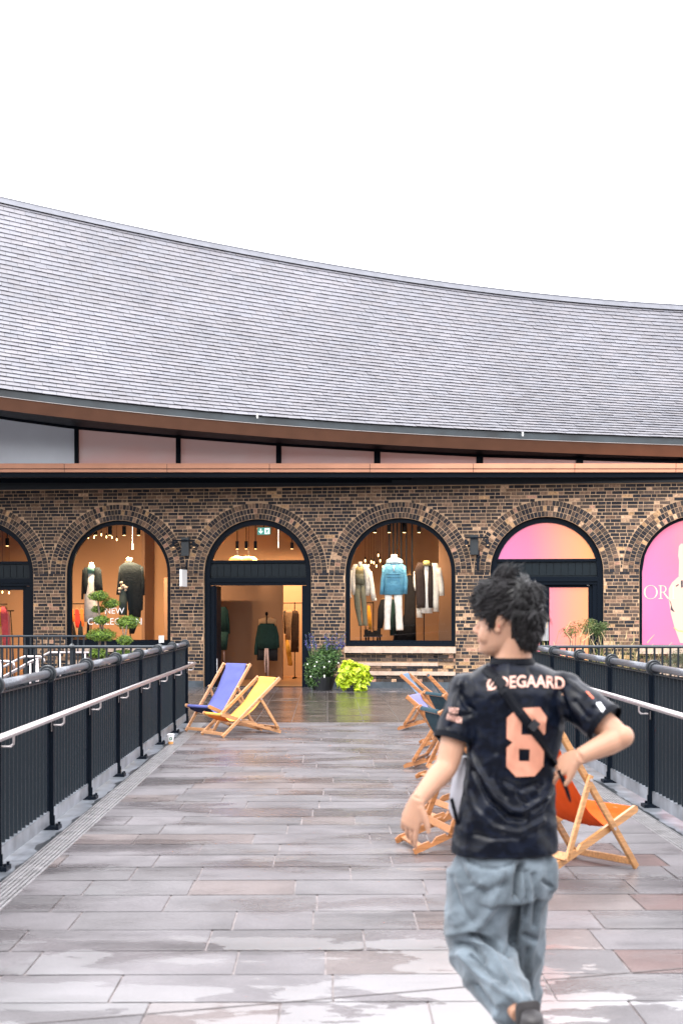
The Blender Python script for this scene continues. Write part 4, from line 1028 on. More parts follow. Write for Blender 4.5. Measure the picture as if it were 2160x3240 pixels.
# stand inside the door
w2 = Win(560, 1600, 2.613, 2.3)
dgreen = cm('bottle_green', (.008, .030, .026)); pinkc = cm('pale_pink', (.50, .36, .33)); sand = cm('sand', (.42, .25, .13))
cg = rings(w2, [(975, 690, 800), (995, 668, 815), (1050, 664, 826), (1120, 665, 832), (1185, 668, 834)], .35); sleeve(w2, [(682, 1000), (662, 1100), (650, 1235)], 15, 0, cg); sleeve(w2, [(808, 1000), (828, 1080), (832, 1175)], 15, 0, cg)
bs = rings(w2, [(924, 720, 770), (940, 672, 815), (985, 668, 826)], .25, .05)
sh = rings(w2, [(1178, 664, 742), (1280, 658, 728)], .4, .02); rings(w2, [(1178, 745, 832), (1284, 764, 830)], .4, .02, sh)
sc = rings(w2, [(1180, 728, 745), (1300, 727, 738), (1380, 731, 742)], .5, -.1); rings(w2, [(1180, 744, 762), (1300, 750, 764), (1408, 748, 764)], .5, -.1, sc)
st = MB(); a, b = w2.p(740, 895), w2.p(740, 1420); st.tube([a, (b.x, b.y, .02)], .014, 8); st.tube([(b.x, b.y, .014), (b.x, b.y, .035)], .16, 18); st.ball(a, (.035, .035, .05))
mann(w2, 'clothes stand with a bottle green cardigan and black shorts inside the open door', 740, 1420, [('stand', black_int, st), ('shirt', sand, bs), ('cardigan', dgreen, cg), ('shorts', blk, sh), ('scarf', pinkc, sc)], False, 'clothes stand', 'clothes_stand', None)
lg = rings(w2, [(838, 350, 405), (870, 345, 420), (1040, 350, 436)], .4); rings(w2, [(1040, 350, 428), (1195, 360, 412)], .4, 0, lg); sleeve(w2, [(412, 860), (424, 950), (430, 1060)], 10, 0, lg)
mann(w2, 'hanging dark green outfit at the left edge of the open door', 380, 1400, [('outfit', dgreen, lg), ('trim', pinkc, rings(w2, [(1050, 374, 388), (1290, 384, 392)], .4, .03))], True, 'clothes stand', 'clothes_stand', None)
def rack(w, label, x0, x1, ytop, post_x, items, group='clothes rails inside the shop'):
    a, b = w.p(x0, ytop), w.p(x1, ytop); t = thing('clothes_rail', label, 'clothes rail', tuple(wl(((a.x+b.x)/2, w.off, .012))), WROT, group)
    m = MB(); m.tube([a, b], .012, 8)
    for px_ in post_x: q = w.p(px_, ytop); m.tube([(q.x, q.y, .02), (q.x, q.y, q.z + .02)], .012, 8); m.box((q.x, q.y, .03), (.04, .5, .03))
    m.build('frame', black_int, t, fn=wl)
    return t
def hung(w, label, tab, mt, hook, depth=.35, dy=0, grp='garments on hangers inside the shop', sl=None):
    y0, xa, xb = tab[0]; c = w.p((xa+xb)/2, y0, dy); t = thing('hanging_garment', label, 'garment', tuple(wl(c)), WROT, grp)
    mb = rings(w, tab, depth, dy)
    if sl: 
        for q in sl: sleeve(w, q[0], q[1], dy, mb)
    mb.build('cloth', mt, t, smooth=True, fn=wl)
    m = MB(); h = w.p((xa+xb)/2, hook, dy); m.tube([c + Vector((-(xb-xa)*w.u()*.5, 0, -.01)), c + Vector((0, 0, .03)), c + Vector(((xb-xa)*w.u()*.5, 0, -.01))], .009, 6); m.tube([c + Vector((0, 0, .03)), h], .004, 5); m.build('hanger', mat('hanger_wood', (.55, .32, .12), .4), t, fn=wl)
wr = Win(560, 1600, 2.613, 3.9)
rack(wr, 'black clothes rail at the right inside the open door', 870, 1060, 806, (972, 1058), None)
for a in ((  'tan coat on the rail inside the open door', [(865, 905, 945), (890, 893, 958), (1000, 897, 945), (1112, 905, 943)], sand, -.08), ('dark brown coat on the rail inside the open door', [(868, 955, 995), (900, 943, 1008), (1100, 942, 1008), (1212, 940, 1006)], brn, 0),
          ('golden orange dress on the rail inside the open door', [(1080, 885, 905), (1200, 893, 935), (1325, 912, 950)], cm('gold', (.75, .38, .06)), .12), ('black top on the rail inside the open door', [(868, 876, 900), (1060, 878, 902)], blk, .08)):
    hung(wr, a[0], a[1], a[2], 812, .3, a[3])
wk = Win(0, 1600, 2.613, 3.6)
rack(wk, 'pale wooden clothes rail at the left of the NEW COLLECTION window', 500, 700, 812, (505,), None)
red = cm('red', (.62, .03, .02)); orange_c = cm('orange', (.75, .17, .03)); rose = cm('rose', (.6, .04, .10)); yel = cm('mustard', (.75, .33, .03))
for nm, tab, mt in (('crimson garment, leftmost on the rail in the left window', [(855, 540, 560), (900, 535, 568)], rose), ('orange garment on hangers in the left window', [(862, 585, 612), (960, 583, 620)], orange_c), ('red garment on hangers in the left window', [(858, 622, 650), (960, 620, 668), (1010, 628, 660)], red),
                    ('orange red garment beside the white dress in the left window', [(858, 660, 690), (1000, 668, 696)], orange_c), ('dark coat hanging low in the left window', [(950, 560, 600), (1010, 548, 618), (1120, 540, 640)], blk), ('dark long dress hanging low in the left window', [(950, 650, 680), (1130, 640, 690)], dk)):
    hung(wk, nm, tab, mt, 820 if tab[0][0] < 900 else 905)
rack(wk, 'low pale clothes rail at the left of the NEW COLLECTION window', 500, 700, 902, (), None)
w0 = Win(0, 1600, 2.613, 1.5)
rack(w0, 'clothes rail inside the leftmost door of the arcade', -180, 60, 815, (-170,), None)
for nm, tab, mt in (('mustard garment at the left photo edge', [(838, -30, 10), (900, -34, 16), (1000, -30, 20)], yel), ('bright pink dress inside the leftmost door', [(836, 5, 45), (900, 2, 70), (1100, 20, 80), (1180, 22, 82)], cm('pink', (.75, .10, .12))), ('pale pink dress inside the leftmost door', [(850, 40, 60), (920, 42, 82), (1170, 50, 90)], cm('pinker', (.72, .22, .20)))):
    hung(w0, nm, tab, mt, 818)
m = MB(); a = w0.p(86, 870); m.tube([a, (a.x + .12, a.y, .02)], .012, 7); m.box(a, (.17, .03, .03)); m.tube([(a.x + .12, a.y, .014), (a.x+.12, a.y, .03)], .12, 14); t_ = m.build('coat_stand', black_int, fn=wl); tag(t_, 'black bare coat stand beside the pink dresses at the left edge', 'coat stand')
# rail and bits low in the middle window
wm = Win(1040, 1560, 2.613, 2.2)
rack(wm, 'black clothes rail low in the middle window', 300, 372, 908, (303, 368), None)
hung(wm, 'golden garment hanging behind the olive jumpsuit', [(930, 318, 340), (1000, 315, 350), (1130, 330, 358)], yel, 912)
hung(wm, 'black leather jacket hanging behind the anorak mannequin', [(880, 430, 470), (960, 405, 470), (1120, 400, 445)], blk, 850)
hung(wm, 'dark long coat hanging between the anorak and the fur vest', [(680, 640, 690), (760, 625, 715), (1000, 620, 715), (1230, 520, 720)], blk, 640, .3, .1)
hung(wm, 'dark green long dress hanging behind the white trousers', [(880, 500, 550), (1180, 505, 560)], dgreen, 850)
# dark tables and folded clothes low in the windows
def table(w, label, x0, x1, y, mt):
    a, b = w.p(x0, y), w.p(x1, y); t = thing('display_table', label, 'table', tuple(wl(((a.x+b.x)/2, w.off, .012))), WROT); m = MB(); m.box(((a.x+b.x)/2, w.off, a.z), (b.x-a.x, .7, .05)); m.build('tabletop', mt, t, fn=wl)
    for q in (a.x + .05, b.x - .05): 
        for r in (-.3, .3): m = MB(); m.box((q, w.off + r, a.z/2), (.04, .04, a.z - .06)); m.build('leg', black_int, t, fn=wl)
    m = MB(); rnd = random.Random(int(x0)); 
    for k in range(5): cx = a.x + (b.x-a.x)*(k+.5)/5; h = rnd.uniform(.06, .16); m.box((cx, w.off - .1, a.z + .026 + h/2), ((b.x-a.x)/6, .3, h))
    tag(m.build('folded_clothes', mt, fn=wl), 'folded clothes on the ' + label, 'clothes')
table(Win(1040, 1560, 2.613, 1.9), 'dark table low in the middle window', 300, 430, 1180, blk)
table(Win(0, 1600, 2.613, 2.6), 'brown table low in the left window', 560, 760, 1130, brn)
# lamps
glow = mat('bulb_glow', (1, .7, .35), .3, emit=(1.0, .62, .25), es=3.5); cord_m = black_int
def downlight(w, x, y, label, wpx=30, hpx=70, power=18, light=True, k_tilt=None):
    a = w.p(x, y - hpx/2); u = w.u(); z1 = a.z; hh = hpx*u
    t = thing('ceiling_spotlight', label, 'spotlight', tuple(wl((a.x, w.off, ZC))), WROT, 'black ceiling spotlights in the shop')
    m = MB(); m.tube([(a.x, w.off, z1), (a.x, w.off, z1 - hh)], wpx*u/2, 14); m.tube([(a.x, w.off, z1), (a.x, w.off, ZC)], .01, 6); m.build('housing', black_int, t, fn=wl)
    m = MB(); m.tube([(a.x, w.off, z1 - hh - .002), (a.x, w.off, z1 - hh - .004)], wpx*u/2*.8, 12); m.build('lens', glow, t, fn=wl)
    if light:
        L = bpy.data.lights.new('spot_glow', 'SPOT'); L.energy = power * 4.0; L.color = (1.0, .70, .43); L.shadow_soft_size = .06; L.spot_size = R(120); L.spot_blend = 1.0
        o = bpy.data.objects.new('spot_glow', L); COL.objects.link(o); o.parent = t; o.location = (0, .0, z1 - hh - .03 - ZC); o.rotation_euler = (R(38 if k_tilt is None else k_tilt), 0, 0)
def pendant(w, x, y, label, ytop=150, glass=True):
    a = w.p(x, y); t = thing('pendant_bulb', label, 'pendant lamp', tuple(wl((a.x, w.off, ZC))), WROT, 'bare bulb pendants hanging in the shop')
    m = MB(); m.tube([(a.x, w.off, a.z + .06), (a.x, w.off, ZC)], .004, 5); m.tube([(a.x, w.off, a.z + .03), (a.x, w.off, a.z + .09)], .016, 8); m.build('cord', cord_m, t, fn=wl)
    m = MB(); m.ball((a.x, w.off, a.z), (.012, .012, .035)); m.build('bulb', glow, t, smooth=True, fn=wl)
LC = Win(0, 1600, 2.613, .56)
ORD = ('leftmost', 'second from the left', 'third from the left', 'rightmost')
for q, x in enumerate((790, 908, 1026, 1145)): downlight(LC, x, 205, ORD[q] + ' black ceiling spotlight in the NEW COLLECTION window', 30, 72, 32, True, 50)
L3 = Win(1040, 1560, 2.613, .56)
for q, x in enumerate((380, 498, 623, 745)): downlight(L3, x, 285, ORD[q] + ' black ceiling spotlight above the mannequins of the middle window', 32, 80, 11, True, 46)
L2 = Win(560, 1600, 2.613, 3.1)
for x, w_ in ((497, 'left'), (572, 'middle'), (648, 'right')): downlight(L2, x, 325, w_ + ' one of three short black spotlights in the fanlight of the open door', 26, 62, 20)
L0 = Win(0, 1600, 2.613, 1.6)
for x, w_ in ((-60, 'outer'), (60, 'inner')): downlight(L0, x, 300, w_ + ' black ceiling spotlight inside the leftmost door', 30, 60, 30)
LB = Win(560, 1600, 2.613, 3.6); downlight(LB, 950, 330, 'black ceiling spotlight over the rail inside the open door', 26, 50, 30)
P3 = Win(1040, 1560, 2.613, 2.0)
NUM = ('first', 'second', 'third', 'fourth', 'fifth', 'sixth', 'seventh', 'eighth')
for q, (x, y) in enumerate(((300, 560), (330, 600), (350, 570), (372, 576), (393, 604), (408, 515), (424, 560), (446, 612))): pendant(P3, x, y, NUM[q] + ' bare bulb from the left in the cluster above the olive jumpsuit')
PK = Win(0, 1600, 2.613, 1.2); pendant(PK, 558, 612, 'single bare bulb pendant at the left of the NEW COLLECTION window')
for x, y, w_ in ((20, 715, 'left'), (75, 720, 'right')): pendant(Win(0, 1600, 2.613, 1.2), x, y, w_ + ' bare bulb pendant above the pink dresses')
for q, (x, y) in enumerate(((730, 262), (778, 262), (838, 240), (880, 258), (925, 262), (965, 280))): pendant(Win(0, 1600, 2.613, 2.8), x, y, NUM[q] + ' small pendant from the left near the ceiling of the NEW COLLECTION window')
for q, (x, wd, y1) in enumerate(((490, 9, 560), (524, 13, 500), (556, 11, 560), (590, 13, 650), (633, 12, 640), (681, 14, 690))):
    m = MB(); a, b = P3.p(x, 300), P3.p(x, y1); m.box((a.x, 2.3, (b.z + ZC)/2), (wd*P3.u(), .05, ZC - b.z)); tag(m.build('ceiling_rod', dark_frame, fn=wl), NUM[q] + ' dark ceiling rod from the left in the middle window', 'rod', 'dark rods hanging in the middle window')
# domed lamp pair glowing above the door panel
for x in (500, 592):
    a = Win(560, 1600, 2.613, 3.2).p(x, 462); t = thing('dome_lamp', ('left' if x == 500 else 'right') + ' glowing domed lamp seen through the fanlight of the open door', 'lamp', tuple(wl(a)), WROT, 'pair of domed lamps above the door panel')
    m = MB(); u = .0028; m.loft([((a.x, 3.2, a.z + .13*math.sin(q)), (.23*math.cos(q), 0, 0), (0, .23*math.cos(q), 0)) for q in (0, .3, .6, .9, 1.2, 1.5)], 18); m.build('shade', mat('shade_glow', (.8, .45, .15), .6, emit=(1, .5, .13), es=.42), t, smooth=True, fn=wl)
    m = MB(); m.tube([(a.x, 3.2, a.z + .12), (a.x, 3.2, ZC)], .005, 5); m.build('cord', cord_m, t, fn=wl)
# exit sign behind the fanlight
E2 = Win(560, 1600, 2.613, .9); a, b = E2.p(664, 181), E2.p(769, 239); t = thing('exit_sign', 'green and white exit sign with arrow and running figure in the fanlight', 'sign', tuple(wl(((a.x+b.x)/2, .9, b.z))), WROT)
m = MB(); m.box(((a.x+b.x)/2, .92, (a.z+b.z)/2), (b.x-a.x, .03, a.z-b.z)); m.build('panel', mat('sign_green', (.03, .14, .11), .4, emit=(.08, .3, .25), es=.35), t, fn=wl)
m = MB(); W_ = mat('sign_white', (.8, .85, .8), .4, emit=(.8, 1, .9), es=.5)
def ep(pts): m.prism([(E2.p(x, y).x, E2.p(x, y).z) for x, y in pts], lambda u, v, d: Vector((u, d, v)), .897, .9035)
ep([(688, 190), (696, 190), (696, 212), (704, 212), (704, 207), (710, 212), (692, 232), (675, 212), (680, 207), (688, 212)])
ep([(724, 186), (764, 186), (764, 234), (724, 234)])
g = MB(); m2 = m; m = g
ep2 = lambda pts: g.prism([(E2.p(x, y).x, E2.p(x, y).z) for x, y in pts], lambda u, v, d: Vector((u, d, v)), .893, .8975)
ep2([(742, 190), (750, 190), (750, 198), (742, 198)]); ep2([(736, 200), (752, 202), (758, 210), (750, 212), (748, 220), (756, 232), (748, 232), (740, 220), (730, 228), (728, 222), (738, 214), (740, 208), (730, 208)])
m2.build('symbols', W_, t, fn=wl); g.build('figure', MATS['sign_green'], t, fn=wl)
m = MB(); m.tube([((a.x+b.x)/2, .92, a.z), ((a.x+b.x)/2, .92, ZC)], .008, 6); m.build('rod', cord_m, t, fn=wl)
# hanging white tag lights
for ox, x, y0, y1 in ((0, 1095, 312, 362), (560, 837, 300, 350)):
    w_ = Win(ox, 1600, 2.613, 1.4); a, b = w_.p(x, y0), w_.p(x, y1); m = MB(); m.tube([a, b], .016 if ox == 0 else .006, 8); m.tube([a, (a.x, a.y, ZC)], .004, 5)
    tag(m.build('tube_lamp', mat('tube_glow', (.9, .85, .8), .4, emit=(1, .9, .8), es=1.3), fn=wl), 'short white tube lamp hanging ' + ('in the NEW COLLECTION window' if ox == 0 else 'in the fanlight of the open door'), 'lamp')
# lettering and notice on the left window glass
m = MB(); lw = Win(0, 1600, 2.613, YF + .05)
def on_glass(x0, x1, y0, y1, txt):
    a, b = lw.p(x0, y1), lw.p(x1, y0); text_on(m, txt, .2, lambda u, v: Vector((a.x + u, YF + .052, a.z + v)), width=b.x-a.x, height=b.z-a.z)
on_glass(868, 1027, 845, 894, 'NEW'); on_glass(725, 1171, 930, 985, 'COLLECTION')
tag(m.build('window_lettering', white_vinyl, fn=wl), 'white NEW COLLECTION lettering on the left window', 'lettering')
m = MB(); a, b = lw.p(1318, 1075), lw.p(1360, 1133); m.box(((a.x+b.x)/2, YF - .006, (a.z+b.z)/2), (b.x-a.x, .008, a.z-b.z)); tag(m.build('window_notice', white_vinyl, fn=wl), 'small white notice at the lower right corner of the NEW COLLECTION window', 'notice')

# ------------------------------------------------------------------ deckchairs
CP = (1.194, .354, .269, .701, .767); CW = .513
def deckchair(X, Y, a, th, pe, wood, top, under, label, seed=0):
    a = R(a); th = R(th); t = thing('deckchair', label, 'deckchair', (X, Y, .004), a, 'wooden deckchairs on the bridge')
    L1, a1, f2, r2, b = CP; c, s = math.cos(th), math.sin(th); px, pz = -a1*c, a1*s
    s2 = (pz - .03) / r2; c2 = math.sqrt(1 - s2*s2); S = Vector((px + f2*c2, 0, pz + f2*s2)); Rr = Vector((px - r2*c2, 0, .03)); T_ = Vector((-L1*c, 0, L1*s)); Q = Vector((-b*c, 0, b*s)); Pv = Vector((px, 0, pz))
    dirF = Vector((c2, 0, s2)); E_ = Rr + dirF * pe + Vector((0, 0, .03)); hw = CW/2; wi = hw - .034; wo = hw + .0
    rnd = random.Random(seed)
    def P(v, y): return Vector((v.x, y, v.z))
    ft = Vector((0.008, 0, .012)); L = dict(world=False)
    for sg in (-1, 1):
        m = MB(); m.bar(P(ft, sg*hw), P(T_, sg*hw), .026, .046, (s, 0, c), ch=.005); m.build('back_rail', wood, t, **L)
        # notched seat rail
        m = MB(); Lf = (S - Rr).length; n_ = Vector((-s2, 0, c2)); top_e = [(Lf + .012, .022)]
        prof = [(-.015, -.018), (-.008, -.024), (Lf + .004, -.024), (Lf + .018, -.01), (Lf + .018, .012), (Lf + .004, .024), (.46, .024)]
        for k in range(3): x = .42 - k*.125; prof += [(x, .024), (x - .035, .004), (x - .052, -.001), (x - .058, .02)]
        prof += [(.03, .024), (-.012, .012)]
        m.prism(prof, lambda u, v, d: Rr + dirF*u + n_*v + Vector((0, d, 0)), sg*wi - .011, sg*wi + .011); m.build('seat_rail', wood, t, **L)
        m = MB(); pw = sg*(hw + .026); m.bar(P(Q + (Q-E_).normalized()*.03, pw), P(E_, sg*(wi if False else hw+.026)), .022, .04, (1, 0, .2), ch=.004); m.build('prop_leg', wood, t, **L)
        m = MB()
        for v in (Q, Pv): y0, y1 = sg*(hw + (.038 if v is Q else .014)), sg*(hw + (.044 if v is Q else .021)); m.tube([P(v, y0), P(v, y1)], .011, 10)
        m.build('bolt', steel, t, **L)
    m = MB(); m.bar(P(ft, -hw) + Vector((-.02, .01, .035)), P(ft, hw) + Vector((-.02, -.01, .035)), .022, .045, (0, 0, 1), ch=.004); m.build('foot_bar', wood, t, **L)
    m = MB(); m.bar(P(Rr + dirF*.05, -wi), P(Rr + dirF*.05, wi), .045, .02, n_, ch=.003); m.build('rear_bar', wood, t, **L)
    m = MB(); e = E_ - (E_ - Q).normalized()*.015; m.bar(P(e, -hw - .037), P(e, hw + .037), .05, .02, (E_ - Q).cross(Vector((0, 1, 0))), ch=.003); m.build('prop_bar', wood, t, **L)
    tb = T_ - Vector((-c, 0, s)) * .02; sb = S - dirF*.012
    m = MB(); m.tube([P(tb, -hw), P(tb, hw)], .015, 10); m.build('sling_bar', wood, t, **L); m = MB(); m.tube([P(sb, -wi), P(sb, wi)], .015, 10); m.build('sling_bar', wood, t, **L)
    # sling: hangs from the top bar to the seat bar
    c1 = tb.lerp(Pv, .62) + Vector((-.015, 0, -.16)); c2_ = Pv.lerp(sb, .2) + Vector((-.02, 0, -.17)); N = 30; M = 8; m = MB(); cen = []
    for k in range(N + 1):
        q = k/N; cen.append(tb*(1-q)**3 + c1*3*q*(1-q)**2 + c2_*3*q*q*(1-q) + sb*q**3)
    hwid = wi - .026
    def wrap(pt, sgn): return [pt + Vector((.019*math.cos(w_), 0, .019*math.sin(w_))) for w_ in sgn]
    sw_ = wrap(tb, [R(x) for x in (200, 150, 100, 50)]); pre = sw_; post = wrap(sb, [R(x) for x in (120, 70, 20, -30, -80)])
    line = pre + cen[1:-1] + post
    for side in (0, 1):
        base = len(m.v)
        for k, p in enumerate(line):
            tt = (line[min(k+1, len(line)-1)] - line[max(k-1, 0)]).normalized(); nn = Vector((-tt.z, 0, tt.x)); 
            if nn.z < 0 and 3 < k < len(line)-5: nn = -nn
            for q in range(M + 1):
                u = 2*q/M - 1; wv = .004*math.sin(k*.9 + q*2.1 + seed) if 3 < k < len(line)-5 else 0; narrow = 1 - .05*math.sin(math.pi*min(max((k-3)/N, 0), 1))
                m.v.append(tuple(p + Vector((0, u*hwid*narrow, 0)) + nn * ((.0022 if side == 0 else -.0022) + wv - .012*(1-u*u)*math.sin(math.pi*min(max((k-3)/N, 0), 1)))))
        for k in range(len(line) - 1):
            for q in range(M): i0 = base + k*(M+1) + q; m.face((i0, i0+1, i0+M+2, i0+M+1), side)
    K = (M+1)*len(line)
    for k in range(len(line)-1):
        for q in (0, M): i0 = k*(M+1) + q; m.face((i0, i0+M+1, K+i0+M+1, K+i0), 0)
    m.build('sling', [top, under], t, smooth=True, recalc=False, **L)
    return t
def wood(n, c, stretch=(3, 40, 40)): return mat('wood_' + n, c, .38, 0, .5, nscale=1.6, namt=.30, stretch=stretch, coat=.25)
wt = wood('tan', (.44, .215, .09)); wg = wood('golden', (.42, .205, .075)); wo_ = wood('orange', (.35, .145, .052))
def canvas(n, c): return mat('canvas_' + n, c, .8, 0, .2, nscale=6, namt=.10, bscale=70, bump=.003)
deckchair(-1.531, 17.705, 217.6, 39.6, .07, wt, canvas('yellow', (.66, .35, .075)), canvas('orange', (.80, .17, .02)), 'deckchair with a yellow sling, in front of the blue one', 1)  # lit top and shaded underside of one canvas put into two colours
deckchair(-1.756, 18.246, 230.1, 51.1, .15, wt, canvas('blue', (.10, .115, .33)), canvas('navy', (.012, .016, .05)), 'deckchair with a blue sling against the left railing, behind the yellow one', 2)  # navy underside: shade put into the colour of the blue canvas
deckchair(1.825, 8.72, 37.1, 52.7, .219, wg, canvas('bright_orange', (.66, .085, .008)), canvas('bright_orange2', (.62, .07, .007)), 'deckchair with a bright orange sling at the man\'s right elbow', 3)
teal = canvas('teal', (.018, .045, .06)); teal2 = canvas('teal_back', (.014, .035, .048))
deckchair(1.959, 18.54, -15, 41, .101, wo_, canvas('slate_blue', (.12, .17, .24)), canvas('slate_blue_shade', (.06, .09, .13)), 'deckchair with a grey blue sling, farthest left of the group on the right', 4)  # underside is the slate blue darkened, its shade put into the colour
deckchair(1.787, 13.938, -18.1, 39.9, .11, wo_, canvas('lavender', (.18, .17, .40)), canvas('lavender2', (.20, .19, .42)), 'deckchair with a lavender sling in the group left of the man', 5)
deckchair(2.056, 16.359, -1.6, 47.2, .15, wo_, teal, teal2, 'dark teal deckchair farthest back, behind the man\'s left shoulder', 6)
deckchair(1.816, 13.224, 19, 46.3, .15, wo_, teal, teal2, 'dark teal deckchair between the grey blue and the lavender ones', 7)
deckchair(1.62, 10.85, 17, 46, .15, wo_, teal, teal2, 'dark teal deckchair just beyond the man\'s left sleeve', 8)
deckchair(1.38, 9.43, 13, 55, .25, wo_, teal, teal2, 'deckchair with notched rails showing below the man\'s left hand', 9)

# ------------------------------------------------------------------ cup left by the railing
b = at(540, 2358, 16.6); b.z = .009
t = thing('plastic_cup', 'clear plastic cup with a green round logo and some amber drink beside the left railing', 'cup', tuple(b))
m = MB(); m.loft([((b.x, b.y, b.z), (.028, 0, 0), (0, .028, 0)), ((b.x, b.y, b.z + .115), (.044, 0, 0), (0, .044, 0))], 18); m.build('cup_body', mat('cup_plastic', (.72, .70, .70), .2, 0, .5), t, smooth=False)
m = MB(); m.loft([((b.x, b.y, b.z + .002), (.0295, 0, 0), (0, .0295, 0)), ((b.x, b.y, b.z + .034), (.034, 0, 0), (0, .034, 0))], 18); m.build('drink', mat('drink', (.65, .32, .10), .2), t)
m = MB(); m.tube([(b.x, b.y, b.z + .115), (b.x, b.y, b.z + .122), (b.x, b.y, b.z + .130)], [.047, .048, .036], 18); m.build('lid', white_paint, t)
m = MB()
for k in range(20):
    a0, a1 = 2*math.pi*k/20, 2*math.pi*(k+1)/20; m.poly([(b.x + .006 + r*math.cos(a), b.y - .0415 + .002*0 - .0*r, b.z + .072 + r*math.sin(a)) for r, a in ((.010, a0), (.019, a0), (.019, a1), (.010, a1))])
m.build('logo', mat('logo_green', (.02, .14, .08), .5), t)
# ------------------------------------------------------------------ the walking man
DM = 4.5
def mp(px, py, y=DM): return Vector(((px - 1035) * y / F, y, H + (HY - py) * y / F))
YAW = R(15)
AX = Vector((math.cos(YAW), math.sin(YAW), 0)); BK = Vector((math.sin(YAW), -math.cos(YAW), 0))     # his right-hand side on screen; out of his back
def grown(name, mb, mats, parent, voxel, smooth=6, disp=None, cols=None):
    """union of overlapping closed volumes grown into one continuous skin"""
    o = mb.build('tmp', mats, None, recalc=True)
    r = o.modifiers.new('r', 'REMESH'); r.mode = 'VOXEL'; r.voxel_size = voxel; r.use_smooth_shade = True
    s = o.modifiers.new('s', 'SMOOTH'); s.factor = .5; s.iterations = smooth
    bpy.context.view_layer.update(); dg = bpy.context.evaluated_depsgraph_get()
    me = bpy.data.meshes.new_from_object(o.evaluated_get(dg)); bpy.data.objects.remove(o)
    co = np.zeros(len(me.vertices)*3); me.vertices.foreach_get('co', co); co = co.reshape(-1, 3)
    if disp:
        no = np.zeros(len(me.vertices)*3); me.vertices.foreach_get('normal', no); no = no.reshape(-1, 3)
        d = np.array([disp(Vector(p), Vector(q)) for p, q in zip(co, no)]); co = co + no * d[:, None]
    me.vertices.foreach_set('co', co.ravel()); me.update()
    bv = BVHTree.FromPolygons([Vector(p) for p in co], [tuple(p.vertices) for p in me.polygons])
    inv = wmat(parent).inverted(); co2 = np.array([(inv @ Vector(p))[:] for p in co]); me.vertices.foreach_set('co', co2.ravel())
    me.materials.clear()
    for q in (mats if isinstance(mats, list) else [mats]): me.materials.append(q)
    me.polygons.foreach_set('use_smooth', [True]*len(me.polygons)); me.update(); me.name = name
    ob = bpy.data.objects.new(name, me); COL.objects.link(ob); ob.parent = parent
    return ob, bv
base_ = mp(1620, 3474); base_.z = .004
MAN = thing('person', 'young man walking away in a black football shirt with a bronze number 8, looking left', 'person', (base_.x, base_.y, .004))
skin = mat('skin', (.40, .225, .15), .5, 0, .3, nscale=9, namt=.06, subs=.12)
hair_m = mat('hair', (.0045, .0042, .0048), .42, 0, .30, attr=True)

# head frame
fd = Vector((-.895, .446, 0)); sd_ = Vector((-.446, -.895, 0)); up_ = Vector((0, 0, 1))       # facing, his left (towards us), up
HC = mp(1600, 2075); HC.z = 1.508
def hd_(f, s, h): return HC + fd*f + sd_*s + up_*h
HT = [(-.004, .072, .02, .030), (.012, .090, -.01, .046), (.03, .092, -.04, .055), (.05, .090, -.065, .061), (.07, .091, -.082, .066), (.09, .089, -.092, .070), (.11, .086, -.098, .072), (.13, .088, -.102, .074), (.15, .093, -.104, .075), (.175, .092, -.103, .074), (.20, .080, -.097, .068), (.22, .058, -.080, .055), (.235, .025, -.048, .032)]
body = MB()
def ring_h(h, f, b, w): c = (f + b)/2; return (hd_(c, 0, h), fd * (f-b)/2, sd_ * w)
body.loft([ring_h(*q) for q in HT], 28, power=.92)
body.loft([(hd_(.086, 0, .118), fd*.008, sd_*.009), (hd_(.096, 0, .100), fd*.012, sd_*.011), (hd_(.106, 0, .083), fd*.014, sd_*.015), (hd_(.098, 0, .072), fd*.014, sd_*.017), (hd_(.088, 0, .066), fd*.008, sd_*.012)], 12)
body.ball(hd_(.108, 0, .081), .0105, 10, 8); body.ball(hd_(.096, .012, .077), .009, 8, 6); body.ball(hd_(.096, -.012, .077), .009, 8, 6)
body.ball(hd_(.090, 0, .052), (.010, .020, .006), 10, 8, ax=Matrix((fd, sd_, up_)).transposed()); body.ball(hd_(.087, 0, .042), (.010, .018, .007), 10, 8, ax=Matrix((fd, sd_, up_)).transposed())
body.ball(hd_(.086, 0, .014), (.014, .02, .013), 10, 8, ax=Matrix((fd, sd_, up_)).transposed())
for sg in (-1, 1):
    ex = Matrix((fd, sd_, up_)).transposed()
    body.ball(hd_(-.004, sg*.074, .112), (.016, .008, .022), 12, 8, ax=ex); body.ball(hd_(-.012, sg*.080, .120), (.014, .006, .020), 12, 8, ax=ex)
    body.ball(hd_(.002, sg*.073, .086), (.011, .008, .012), 10, 8, ax=ex); body.ball(hd_(.055, sg*.045, .065), (.03, .02, .03), 10, 8, ax=ex)
# neck
NB = mp(1621, 2112); NT = hd_(-.035, 0, .05)
body.loft([(NB + Vector((0, 0, -.04)), AX*.085, BK*.075), (NB + Vector((0, 0, .01)), AX*.068, BK*.064), ((NB+NT)/2 + Vector((0, 0, .0)), AX*.059, BK*.060), (NT, AX*.057, BK*.060), (hd_(-.03, 0, .09), AX*.05, BK*.055)], 20)
